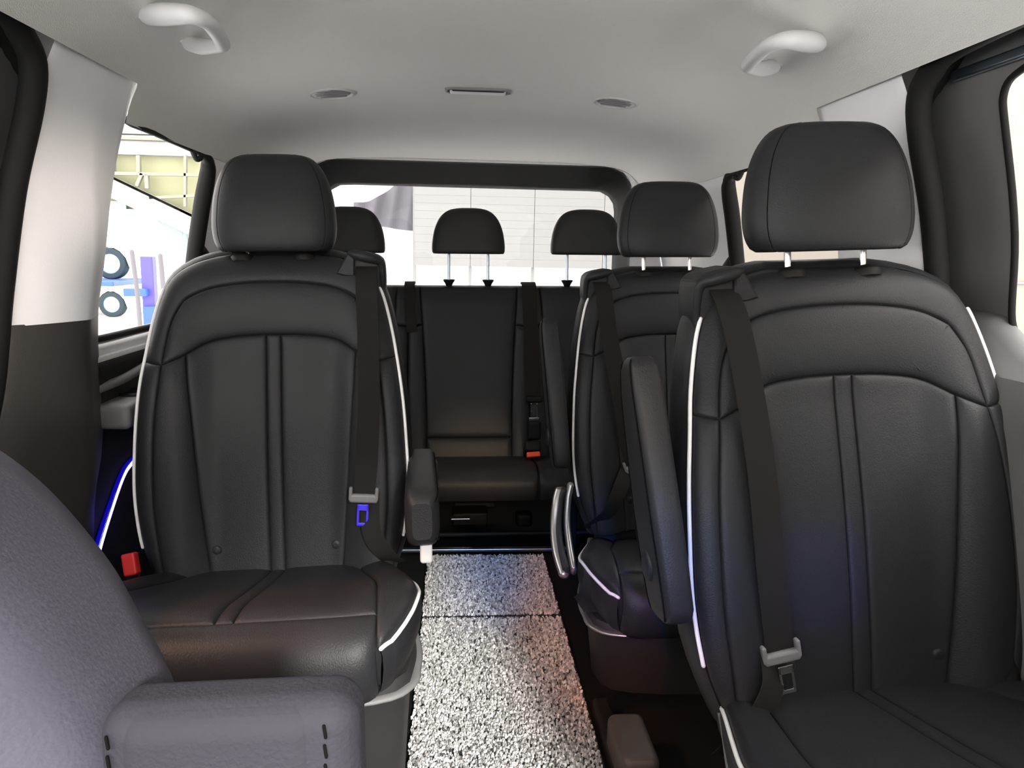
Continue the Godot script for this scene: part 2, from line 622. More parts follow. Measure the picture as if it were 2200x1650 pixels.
func build_headrest(parent: Node, at: Vector3, lift: float, m: float) -> void:
	var hd := Geo.new()
	var a0 := 0.30
	panel(hd, head_face, [Vector2(a0, 0.0), Vector2(a0, 1.0)], [Vector2(2 - a0, 0.0), Vector2(2 - a0, 1.0)], [Vector2(a0, 0.0), Vector2(2 - a0, 0.0)], [Vector2(a0, 1.0), Vector2(2 - a0, 1.0)], 1.0, 0.0, 0.0005, 0.035)
	var ring := PackedVector3Array()
	var ring2 := PackedVector3Array()
	for i in 48:
		ring.append(head_face(-1 + 2.0 * i / 48, 1.0))
		ring2.append(head_face(-1 + 2.0 * i / 48, 0.0))
	hd.lid(ring, Vector3.UP)
	hd.lid(ring2, Vector3.DOWN)
	var h := put("headrest", hd, M.leather, parent)
	h.position = at + Vector3(0, lift, 0)
	h.scale = Vector3(m, 1, 1)
	var fc := Geo.new()
	panel(fc, head_face, [Vector2(-a0, 0.0), Vector2(-a0, 1.0)], [Vector2(a0, 0.0), Vector2(a0, 1.0)], [Vector2(-a0, 0.0), Vector2(a0, 0.0)], [Vector2(-a0, 1.0), Vector2(a0, 1.0)], 1.0, 0.0, 0.0005, 0.03)
	put("face_panel", fc, M.leather, h)
	for sx in [-1.0, 1.0]:
		var sm := Geo.new()
		sm.tube(on(head_face, [Vector2(a0 * sx, 0.01), Vector2(a0 * sx, 0.3), Vector2(a0 * sx, 0.6), Vector2(a0 * sx, 0.86), Vector2(a0 * sx, 0.97)], -0.0004), 0.0015, 6)
		put("seam", sm, M.seam, h)
		var po := Geo.new()
		po.tube(PackedVector3Array([Vector3(0.069 * sx, 0.02, 0.0), Vector3(0.069 * sx, -0.09 - lift, 0.012)]), 0.0062, 12)
		put("post", po, M.chrome, h)
	for sx in [-1.0, 1.0]:
		var gd := Geo.new()
		gd.lathe(PackedVector2Array([Vector2(0.001, 0.010), Vector2(0.010, 0.0095), Vector2(0.013, 0.007), Vector2(0.022, 0.0045), Vector2(0.0275, -0.001), Vector2(0.026, -0.012)]), Transform3D(Basis(Vector3(1, 0, 0), -0.25), Vector3(0.069 * sx, at.y - 0.008, at.z + 0.014)), 20)
		put("post_guide", gd, M.black, parent)

func outline_back() -> PackedVector2Array:
	var ys := [0.285, 0.31, 0.34, 0.37, 0.40, 0.45, 0.5, 0.55, 0.6, 0.65, 0.7, 0.75, 0.8, 0.84, 0.88, 0.91, 0.94, 0.96, 0.975, 0.988, 1.0, 1.008, 1.014, 1.018, 1.020]
	var out := PackedVector2Array()
	for y in ys:
		out.append(Vector2(-table(HALF_BACK, y), y))
	for i in range(1, 8):
		out.append(Vector2(-0.095 + 0.19 * i / 8.0, 1.020))
	ys.reverse()
	for y in ys:
		out.append(Vector2(table(HALF_BACK, y), y))
	return out

func build_captain_chair(label: String, at: Vector3, turn: Vector3, m: float, lean: float, lift: float, arm_up: bool, belt: Array, tongue: Dictionary, more := {}) -> Node3D:
	# m is the side of the aisle: 1 towards +x, -1 towards -x
	recline = lean
	var seat := thing("captain_chair", label, "car seat", at, "captain's chairs behind the front seats")
	seat.rotation = turn
	# --- backrest
	var shell := Geo.new()
	var line := outline_back()
	var rows := []
	var offs := [Vector2(0.0, 0.002), Vector2(0.006, -0.008), Vector2(0.011, -0.022), Vector2(0.013, -0.045), Vector2(0.013, -0.075), Vector2(0.009, -0.100), Vector2(0.0, -0.118), Vector2(-0.015, -0.130), Vector2(-0.05, -0.137)]
	var cn := line.size()
	for o in offs:
		var row := PackedVector3Array()
		for i in cn:
			var d := line[mini(i + 1, cn - 1)] - line[maxi(i - 1, 0)]
			var nr := Vector2(-d.y, d.x).normalized()
			var p := back_face(line[i].x, line[i].y)
			row.append(Vector3(p.x + nr.x * o.x, p.y + nr.y * o.x, p.z - 0.002 + o.y * lerpf(1.0, 0.8, smoothstep(0.5, 1.0, p.y))))
		rows.append(row)
	shell.grid(rows, false, Vector3(0, 0.65, -0.12))
	var back_row: PackedVector3Array = rows[-1]
	var fill := []
	for i in 25:
		var a := back_row[i]
		var b := back_row[cn - 1 - i]
		var rr := PackedVector3Array()
		for k in 7:
			rr.append(a.lerp(b, k / 6.0))
		fill.append(rr)
	shell.grid(fill, false, null, Vector3(0, 0, -1))
	# a foundation just behind the panels, so that no light comes through the seams
	var found := []
	for y in [0.285, 0.34, 0.4, 0.5, 0.6, 0.7, 0.8, 0.88, 0.94, 0.975, 1.0, 1.014, 1.02]:
		var rr := PackedVector3Array()
		var hw := table(HALF_BACK, y)
		for k in 29:
			rr.append(back_face(hw * (-1 + k / 14.0), y) + Vector3(0, 0, -0.006))
		found.append(rr)
	shell.grid(found, false, null, Vector3(0, 0, 1))
	var back := put("backrest", shell, M.leather, seat)
	var side := [Vector2(0.228, 0.285), Vector2(0.240, 0.40), Vector2(0.248, 0.50), Vector2(0.246, 0.65), Vector2(0.232, 0.783)]
	var bol := [Vector2(0.138, 0.285), Vector2(0.149, 0.40), Vector2(0.158, 0.50), Vector2(0.170, 0.65), Vector2(0.184, 0.803)]
	var rim := []
	for y in [0.285, 0.34, 0.40, 0.50, 0.60, 0.70, 0.789]:
		rim.append(Vector2(table(HALF_BACK, y), y))
	var yoke_mid := [Vector2(-0.184, 0.803), Vector2(-0.136, 0.828), Vector2(-0.07, 0.838), Vector2(0, 0.840), Vector2(0.07, 0.838), Vector2(0.136, 0.828), Vector2(0.184, 0.803)]
	var yoke_all := [Vector2(-0.232, 0.783)] + yoke_mid + [Vector2(0.232, 0.783)]
	var arc_side := [Vector2(0.232, 0.783), Vector2(0.225, 0.83), Vector2(0.214, 0.875), Vector2(0.190, 0.918)]
	var arc_top := [Vector2(-0.190, 0.918), Vector2(-0.155, 0.938), Vector2(-0.117, 0.949), Vector2(-0.06, 0.956), Vector2(0, 0.958), Vector2(0.06, 0.956), Vector2(0.117, 0.949), Vector2(0.155, 0.938), Vector2(0.190, 0.918)]
	for sx in [-1.0, 1.0]:
		var mx := func(a): return mirrored(a) if sx < 0 else a
		var g1 := Geo.new()
		panel(g1, back_face, mx.call(side), mx.call(rim), mx.call([side[0], rim[0]]), mx.call([side[-1], rim[-1]]), 1.0, 0.003)
		put("outer_bolster", g1, M.leather, back)
		var g2 := Geo.new()
		panel(g2, back_face, mx.call(bol), mx.call(side), mx.call([bol[0], side[0]]), mx.call([bol[-1], side[-1]]), 1.0, 0.004)
		put("inner_bolster", g2, M.leather, back)
		var g3 := Geo.new()
		var half := [Vector2(0.016, 0.840), Vector2(0.07, 0.838), Vector2(0.136, 0.828), Vector2(0.184, 0.803)]
		panel(g3, back_face, mx.call([Vector2(0.016, 0.285), Vector2(0.016, 0.840)]), mx.call(bol), mx.call([Vector2(0.016, 0.285), bol[0]]), mx.call(half), 1.0, 0.005)
		put("center_panel", g3, M.leather, back)
		# quilted corner of the yoke
		var g4 := Geo.new()
		for k in 3:
			var dx := 0.020 * k
			g4.tube(on(back_face, mx.call([Vector2(0.125 + dx, 0.925 - dx * 0.3), Vector2(0.155 + dx * 0.8, 0.885), Vector2(0.125 + dx, 0.845)]), 0.0042, 4, 1.0), 0.0012, 5)
			g4.tube(on(back_face, mx.call([Vector2(0.185 - dx, 0.915), Vector2(0.150 - dx, 0.880), Vector2(0.175 - dx, 0.842)]), 0.0042, 4, 1.0), 0.0012, 5)
		put("quilting", g4, M.leather_dark, back)
		var g5 := Geo.new()
		g5.lathe(PackedVector2Array([Vector2(0.001, 0.004), Vector2(0.008, 0.004), Vector2(0.0105, 0.002), Vector2(0.0115, -0.003)]), Transform3D(Basis(Vector3(1, 0, 0), PI / 2), back_face(0.130 * sx, 0.375) + Vector3(0, 0, 0.003)), 16)
		put("anchor_button", g5, M.leather_dark, back)
		# piping down the edge
		var g6 := Geo.new()
		var pp := []
		for y in [0.395, 0.45, 0.50, 0.55, 0.60, 0.65, 0.70, 0.75, 0.80, 0.84, 0.88, 0.915, 0.94]:
			pp.append(Vector2(table(HALF_BACK, y) * sx, y))
		g6.tube(on(back_face, pp, 0.0025, 3, 1.0), 0.0037, 8)
		put("piping", g6, M.piping, back)
	var g7 := Geo.new()
	panel(g7, back_face, [Vector2(-0.016, 0.285), Vector2(-0.016, 0.840)], [Vector2(0.016, 0.285), Vector2(0.016, 0.840)], [Vector2(-0.016, 0.285), Vector2(0.016, 0.285)], [Vector2(-0.016, 0.840), Vector2(0.016, 0.840)], 1.0, 0.003)
	put("center_strip", g7, M.leather, back)
	var g8 := Geo.new()
	panel(g8, back_face, mirrored(arc_side), arc_side, yoke_all, arc_top, 1.0, 0.005)
	put("yoke_panel", g8, M.leather, back)
	var g9 := Geo.new()
	var arc_whole := mirrored(arc_side) + arc_top.slice(1, -1)
	var right_arc := arc_side.duplicate()
	right_arc.reverse()
	arc_whole += right_arc
	var out_whole := []
	for p in line:
		if p.y > 0.78:
			out_whole.append(p)
	out_whole[0] = Vector2(-table(HALF_BACK, 0.789), 0.789)
	out_whole[-1] = Vector2(table(HALF_BACK, 0.789), 0.789)
	panel(g9, back_face, [arc_whole[0], out_whole[0]], [arc_whole[-1], out_whole[-1]], arc_whole, out_whole, 1.0, 0.003)
	put("top_rim", g9, M.leather, back)
	# --- shoulder belt outlet on the aisle corner
	var hood := Geo.new()
	var pc := back_face(0.175, 0.985)
	var poly := PackedVector2Array()
	for p in dense2([Vector2(0.158, 0.925), Vector2(0.155, 0.960), Vector2(0.166, 1.005), Vector2(0.178, 1.026), Vector2(0.200, 1.025), Vector2(0.228, 1.019), Vector2(0.244, 1.010), Vector2(0.251, 0.994), Vector2(0.252, 0.950), Vector2(0.247, 0.915)], 3):
		poly.append(Vector2(p.x * m, p.y))
	hood.prism(poly, 0.085, Transform3D(Basis(), Vector3(0, 0, pc.z - 0.040)), 0.006)
	hood.tube(dense3([Vector3(0.176 * m, 1.020, pc.z + 0.012), Vector3(0.200 * m, 1.014, pc.z + 0.020), Vector3(0.225 * m, 1.007, pc.z + 0.019), Vector3(0.243 * m, 0.998, pc.z + 0.010), Vector3(0.247 * m, 0.975, pc.z + 0.004), Vector3(0.246 * m, 0.930, pc.z - 0.004)], 5), PackedFloat32Array([0.006, 0.008, 0.010, 0.011, 0.0115, 0.012, 0.012, 0.012, 0.012, 0.0115, 0.011, 0.0105, 0.010, 0.0095, 0.009, 0.009, 0.009, 0.0085, 0.008, 0.008, 0.008, 0.0075, 0.007, 0.0065, 0.006, 0.005]), 12, false, 1.0)
	var hood_o := put("belt_outlet", hood, M.leather, seat)
	var flap := Geo.new()
	var fp := PackedVector2Array()
	for p in [Vector2(0.143, 0.974), Vector2(0.172, 1.022), Vector2(0.180, 1.024), Vector2(0.186, 1.008), Vector2(0.184, 0.968), Vector2(0.165, 0.968)]:
		fp.append(Vector2(p.x * m, p.y))
	flap.prism(fp, 0.016, Transform3D(Basis(), Vector3(0, 0, pc.z + 0.006)), 0.003)
	put("flap", flap, M.leather, hood_o)
	# --- headrest
	build_headrest(seat, Vector3(more.get("head_x", 0.0), 1.020, back_face(0, 1.0).z - 0.035), lift, more.get("head_w", 1.0))
	# --- cushion
	var cu := Geo.new()
	cushion_face(0, 0)
	var s_seam := 0.50
	for i in seat_line.size():
		if seat_line[i].x > 0.455:
			s_seam = seat_cum[i]
			break
	var s_front := s_seam + 0.065
	var s_end: float = seat_cum[-1] - 0.002
	var inner := [Vector2(0.165, 0.0), Vector2(0.205, 0.2), Vector2(0.235, 0.36), Vector2(0.247, s_seam), Vector2(0.250, s_front)]
	var outer := []
	for s in [0.0, 0.06, 0.12, 0.2, 0.28, 0.36, 0.42, 0.47, 0.51, 0.54, 0.565, 0.585]:
		if s > s_front - 0.012:
			continue
		outer.append(Vector2(table(HALF_CUSHION, s), s))
	outer.append(Vector2(0.254, s_front))
	var found2 := []
	for i in 40:
		var s := s_end * i / 39.0
		var rr := PackedVector3Array()
		for k in 25:
			rr.append(cushion_face(table(HALF_CUSHION, s) * (-1 + k / 12.0), s) + Vector3(0, -0.006, -0.006))
		found2.append(rr)
	cu.grid(found2, false, Vector3(0, 0.30, 0.25))
	var cush := put("cushion", cu, M.leather, seat)
	for sx in [-1.0, 1.0]:
		var mx := func(a): return mirrored(a) if sx < 0 else a
		var g1 := Geo.new()
		var ci := [Vector2(0.165, 0.0), Vector2(0.205, 0.2), Vector2(0.235, 0.36), Vector2(0.247, s_seam)]
		panel(g1, cushion_face, mx.call([Vector2(0.015, 0.0), Vector2(0.015, s_seam)]), mx.call(ci), mx.call([Vector2(0.015, 0.0), ci[0]]), mx.call([Vector2(0.015, s_seam), ci[-1]]), -1.0, 0.006)
		put("cushion_panel", g1, M.leather, cush)
		var g2 := Geo.new()
		panel(g2, cushion_face, mx.call(inner), mx.call(outer), mx.call([inner[0], outer[0]]), mx.call([inner[-1], outer[-1]]), -1.0, 0.004)
		put("side_bolster", g2, M.leather, cush)
		var edge := on(cushion_face, mx.call(outer), 0.0, 4, -1.0)
		var g3 := Geo.new()
		g3.tube(on(cushion_face, mx.call(outer.slice(1)), 0.0015, 4, -1.0), 0.0038, 8)
		put("piping", g3, M.piping, cush)
		# skirt that hangs from the piping
		var g4 := Geo.new()
		var sk := []
		for o in [Vector2(0.0, 0.0), Vector2(0.005, -0.012), Vector2(0.006, -0.035), Vector2(0.002, -0.06), Vector2(-0.006, -0.082), Vector2(-0.016, -0.092)]:
			var row := PackedVector3Array()
			for i in edge.size():
				var d := edge[mini(i + 1, edge.size() - 1)] - edge[maxi(i - 1, 0)]
				var nr := Vector3(d.z, 0, -d.x).normalized()
				if nr.x * sx < 0 and i < edge.size() / 2:
					nr = -nr
				elif nr.z < 0 and i >= edge.size() / 2 and absf(nr.z) > 0.3:
					nr = -nr
				var low := lerpf(edge[i].y + o.y, maxf(edge[i].y + o.y, 0.286), smoothstep(0.0, 0.03, 0.32 - edge[i].y - o.y))
				row.append(Vector3(edge[i].x, 0, edge[i].z) + nr * o.x + Vector3(0, low, 0))
			sk.append(row)
		g4.grid(sk, false, Vector3(0, 0.33, 0.22))
		put("skirt", g4, M.leather, cush)
	var g5 := Geo.new()
	panel(g5, cushion_face, [Vector2(-0.015, 0.0), Vector2(-0.015, s_seam)], [Vector2(0.015, 0.0), Vector2(0.015, s_seam)], [Vector2(-0.015, 0.0), Vector2(0.015, 0.0)], [Vector2(-0.015, s_seam), Vector2(0.015, s_seam)], -1.0, 0.003)
	put("cushion_strip", g5, M.leather, cush)
	var g6 := Geo.new()
	panel(g6, cushion_face, [Vector2(-0.247, s_seam), Vector2(-0.252, s_end)], [Vector2(0.247, s_seam), Vector2(0.252, s_end)], [Vector2(-0.247, s_seam), Vector2(0.247, s_seam)], [Vector2(-0.252, s_end), Vector2(0.252, s_end)], -1.0, 0.006)
	put("front_panel", g6, M.leather, cush)
	# --- base
	var ba := Geo.new()
	var plan := []
	for i in 24:
		var s := lerpf(0.0, 0.46, i / 23.0)
		plan.append(Vector2(table(HALF_CUSHION, s) - 0.012, s - 0.06))
	for p in [Vector2(0.292, 0.435), Vector2(0.268, 0.462), Vector2(0.23, 0.475), Vector2(0.15, 0.485), Vector2(0.0, 0.488)]:
		plan.append(p)
	var half_plan := plan.duplicate()
	half_plan.reverse()
	for p in half_plan.slice(1):
		plan.append(Vector2(-p.x, p.y))
	var brows := []
	for lv in [Vector3(0.302, 0.0, -0.004), Vector3(0.288, 0.006, 0.0), Vector3(0.270, 0.004, 0.0), Vector3(0.262, -0.004, -0.006), Vector3(0.22, -0.008, -0.015), Vector3(0.15, -0.014, -0.035), Vector3(0.08, -0.020, -0.05), Vector3(0.03, -0.024, -0.06), Vector3(0.0, -0.024, -0.06)]:
		var row := PackedVector3Array()
		for p in plan:
			var k: float = (absf(p.x) + lv.y) / maxf(absf(p.x), 0.02)
			row.append(Vector3(p.x * minf(k, 1.2), lv.x, p.y + lv.z * smoothstep(0.2, 0.45, p.y)))
		brows.append(row)
	ba.grid(brows, true)
	ba.lid(brows[0], Vector3.UP)
	var base := put("seat_base", ba, M.plastic, seat)
	var lip := Geo.new()
	var lp := []
	for i in range(0, 29, 2):
		lp.append(Vector3((plan[i].x + 0.006) * m, 0.279 + 0.03 * smoothstep(0.25, 0.0, plan[i].y), plan[i].y))
	lip.tube(dense3(lp, 4), 0.011, 8, false, 0.55, Vector3(0, 1, 0))
	put("trim_strip", lip, M.satin if more.has("lever") else M.plastic_grey, base)
	var low: float = more.get("drop", 0.0)
	cush.position.y = -low
	if low > 0.0:
		base.position.y = 0.0
		base.scale.y = (0.302 - low) / 0.302
		var fl := Geo.new()
		fl.rbox(Vector3(0, 0.27, -0.06), Vector3(0.44, 0.10, 0.06), 0.02)
		put("lower_cover", fl, M.leather_dark, seat)
	if more.has("lever"):
		build_lever(seat, m)
	build_arm(seat, m, arm_up, lean)
	build_belt(seat, m, belt, tongue)
	return seat

func build_lever(seat: Node3D, m: float) -> void:
	var lever := Geo.new()
	var lx := 0.330 * m
	lever.tube(dense3([Vector3(lx - 0.006 * m, 0.425, -0.03), Vector3(lx + 0.004 * m, 0.40, -0.02), Vector3(lx + 0.012 * m, 0.34, 0.01), Vector3(lx + 0.010 * m, 0.285, 0.06), Vector3(lx, 0.245, 0.12)], 6), 0.028, 12, false, 0.5, Vector3(1, 0, 0))
	var lev := put("recline_lever", lever, M.plastic, seat)
	lev.position = Vector3(0, -0.02, 0.03)
	var lr := Geo.new()
	lr.tube(dense3([Vector3(lx + 0.003 * m, 0.430, -0.018), Vector3(lx + 0.012 * m, 0.40, -0.002), Vector3(lx + 0.020 * m, 0.34, 0.028), Vector3(lx + 0.018 * m, 0.285, 0.076), Vector3(lx + 0.006 * m, 0.245, 0.132)], 6), 0.011, 8, false, 1.3, Vector3(1, 0, 0))
	put("lever_trim", lr, M.satin, lev)
	var bar := Geo.new()
	bar.tube(dense3([Vector3(lx - 0.028 * m, 0.445, -0.02), Vector3(lx - 0.020 * m, 0.41, -0.01), Vector3(lx - 0.014 * m, 0.35, 0.02), Vector3(lx - 0.016 * m, 0.295, 0.07), Vector3(lx - 0.02 * m, 0.255, 0.13)], 6), 0.016, 10, false, 0.6, Vector3(1, 0, 0))
	put("trim_bar", bar, M.satin, lev)

func build_arm(seat: Node3D, m: float, arm_up: bool, lean: float) -> void:
	var arm := Geo.new()
	var ax := (0.335 if arm_up else 0.325) * m
	var piv := Vector3(ax, 0.515, -0.075)
	var prof := [Vector4(-0.045, 0.026, 0.030, 0.0), Vector4(-0.035, 0.029, 0.043, 0.0), Vector4(-0.01, 0.031, 0.052, 0.0), Vector4(0.06, 0.032, 0.056, 0.0), Vector4(0.16, 0.033, 0.058, 0.002), Vector4(0.24, 0.034, 0.059, 0.002), Vector4(0.31, 0.034, 0.058, 0.0), Vector4(0.335, 0.032, 0.054, 0.0), Vector4(0.348, 0.027, 0.046, 0.0), Vector4(0.354, 0.019, 0.036, 0.0)]
	if arm_up:
		prof = [Vector4(-0.085, 0.020, 0.036, -0.020), Vector4(-0.078, 0.024, 0.050, -0.020), Vector4(-0.06, 0.026, 0.061, -0.020), Vector4(0.0, 0.027, 0.068, -0.012), Vector4(0.08, 0.028, 0.068, -0.004), Vector4(0.2, 0.028, 0.060, 0.002), Vector4(0.28, 0.028, 0.050, 0.004), Vector4(0.318, 0.026, 0.042, 0.002), Vector4(0.332, 0.022, 0.034, 0.0), Vector4(0.338, 0.016, 0.024, 0.0)]
	var fw := Vector3(0, 0.01, 1).normalized()
	var up := Vector3(0, 1, -0.01).normalized()
	if arm_up:
		piv = Vector3(ax, 0.555, -0.035)
		fw = Vector3(0.07 * m, 1, -lean * 0.9).normalized()
		up = Vector3(0, -lean * 0.9, -1).normalized()
	var arows := []
	for q in prof:
		var ring := PackedVector3Array()
		for k in 32:
			var an := TAU * k / 32
			var c := cos(an)
			var s := sin(an)
			ring.append(piv + fw * q.x + Vector3(1, 0, 0) * q.y * signf(c) * pow(absf(c), 0.45) + up * (q.w + q.z * signf(s) * pow(absf(s), 0.5)))
		arows.append(ring)
	arm.grid(arows, true)
	arm.lid(arows[0], -fw)
	arm.lid(arows[-1], fw)
	var ao := put("armrest", arm, M.leather, seat)
	for sz in [-1.0, 1.0]:
		var st := Geo.new()
		var sp := []
		for q in prof.slice(1, -1):
			sp.append(piv + fw * q.x + Vector3(q.y * 0.93 * m, 0, 0) + up * (q.w + sz * q.z * 0.80))
		st.tube(dense3(sp, 4), 0.0012, 6)
		put("seam", st, M.seam, ao)
	var cap := Geo.new()
	cap.lathe(PackedVector2Array([Vector2(0.001, 0.005), Vector2(0.020, 0.005), Vector2(0.025, 0.003), Vector2(0.0265, -0.002)]), Transform3D(Basis(Vector3(0, 0, 1), -PI / 2 * m), piv + Vector3((0.0275 if arm_up else 0.0325) * m, 0, 0) + (up * -0.010 if arm_up else Vector3.ZERO)), 28)
	put("pivot_cap", cap, M.leather, ao)
	if not arm_up:
		var tab := Geo.new()
		tab.rbox(piv + fw * 0.31 + Vector3(0.006, -0.074, 0), Vector3(0.024, 0.045, 0.03), 0.006)
		put("release_tab", tab, M.vent_rim, ao)

func build_belt(seat: Node3D, m: float, belt: Array, tongue: Dictionary) -> void:
	# webbing from the outlet to the tongue, then on to its anchor
	var wb := Geo.new()
	var path := []
	for p in belt:
		path.append(Vector3(p.x, p.y, back_face(clampf(p.x, -0.27, 0.27), minf(p.y, 1.0)).z + p.z))
	var dp := dense3(path, 6)
	wb.band(dp, Vector3(1, 0, 0.0), 0.048, 0.0018)
	var bo := put("seat_belt", wb, M.webbing, seat)
	var tg := Geo.new()
	var tp: Vector3 = path[-1]
	var tb := Basis(Vector3(0, 0, 1), tongue.turn)
	tg.rbox(tp + tb * Vector3(0, -0.008, 0.004), Vector3(0.062, 0.020, 0.014), 0.006, tb)
	tg.rbox(tp + tb * Vector3(-0.028, 0.002, 0.004), Vector3(0.008, 0.030, 0.014), 0.0038, tb)
	tg.rbox(tp + tb * Vector3(0.028, 0.002, 0.004), Vector3(0.008, 0.030, 0.014), 0.0038, tb)
	var to := put("tongue", tg, M.plastic_grey, bo)
	var pl := Geo.new()
	var fr := 0.010
	for q in [[Vector3(-fr, -0.042, 0.013), Vector3(0.005, 0.046, 0.003)], [Vector3(fr, -0.042, 0.013), Vector3(0.005, 0.046, 0.003)], [Vector3(0, -0.064, 0.013), Vector3(0.025, 0.007, 0.003)], [Vector3(0, -0.026, 0.013), Vector3(0.025, 0.014, 0.003)]]:
		pl.rbox(tp + tb * q[0], q[1], 0.0014, tb, 2)
	put("latch_plate", pl, tongue.plate, to)
	var lo := Geo.new()
	var lp2 := []
	for p in tongue.low:
		lp2.append(p)
	lo.band(dense3([tp + Vector3(0.012 * m, -0.004, -0.010)] + lp2, 6), Vector3(1, 0.25 * m, 0.35 * m), 0.046, 0.0018)
	put("lap_webbing", lo, M.webbing, bo)
	# --- buckle on the other side
	var bk := Geo.new()
	var bx := -0.275 * m
	var bb := Basis(Vector3(0, 0, 1), 0.18 * m) * Basis(Vector3(1, 0, 0), -0.3)
	bk.rbox(Vector3(bx, 0.365, 0.085), Vector3(0.034, 0.085, 0.022), 0.006, bb)
	bk.tube(PackedVector3Array([Vector3(bx, 0.34, 0.08), Vector3(bx + 0.01 * m, 0.27, 0.05)]), 0.012, 8)
	var bu := put("buckle", bk, M.black, seat)
	var rd := Geo.new()
	rd.rbox(Vector3(bx, 0.385, 0.092) + bb * Vector3(0, 0.004, 0.004), Vector3(0.028, 0.046, 0.024), 0.005, bb)
	put("release_button", rd, M.red, bu)

# ---------------------------------------------------------------- the rear bench
func bench_back(x: float, y: float) -> Vector3:
	var z := -(y - 0.26) * 0.28
	var t := 0.906 - y
	if t < 0.05:
		var k := clampf((0.05 - t) / 0.05, 0, 1)
		z -= 0.04 * (1 - sqrt(maxf(0.0, 1 - k * k * 0.96)))
	return Vector3(x, y, z)

func bench_cushion(x: float, s: float) -> Vector3:
	var p := [Vector2(-0.03, 0.268), Vector2(0.06, 0.283), Vector2(0.17, 0.298), Vector2(0.22, 0.302), Vector2(0.27, 0.294), Vector2(0.30, 0.268), Vector2(0.305, 0.235), Vector2(0.298, 0.205)]
	var k: int = clampi(int(s), 0, p.size() - 2)
	var a: Vector2 = p[maxi(k - 1, 0)]
	var d: Vector2 = p[mini(k + 2, p.size() - 1)]
	var q: Vector2 = p[k].cubic_interpolate(p[k + 1], a, d, s - k)
	return Vector3(x, q.y, q.x)

func bench_head(a: float, t: float) -> Vector3:
	var hw := table([Vector2(-0.1, 0.10), Vector2(0.0, 0.118), Vector2(0.04, 0.136), Vector2(0.12, 0.1415), Vector2(0.3, 0.139), Vector2(0.5, 0.130), Vector2(0.68, 0.113), Vector2(0.82, 0.091), Vector2(0.92, 0.064), Vector2(1.0, 0.03), Vector2(1.1, 0.03)], t)
	var dp := table([Vector2(-0.1, 0.03), Vector2(0.0, 0.036), Vector2(0.08, 0.048), Vector2(0.4, 0.046), Vector2(0.8, 0.036), Vector2(0.93, 0.022), Vector2(1.0, 0.01), Vector2(1.1, 0.01)], t)
	var y := table([Vector2(-0.1, 0.003), Vector2(0.0, 0.002), Vector2(0.05, 0.004), Vector2(0.15, 0.024), Vector2(0.3, 0.058), Vector2(0.5, 0.100), Vector2(0.7, 0.140), Vector2(0.85, 0.164), Vector2(0.94, 0.174), Vector2(1.0, 0.177), Vector2(1.1, 0.177)], t)
	var s := sin(a * PI)
	var c := cos(a * PI)
	return Vector3(hw * signf(s) * pow(absf(s), 0.75), y, dp * signf(c) * pow(absf(c), 0.75) - y * 0.08)

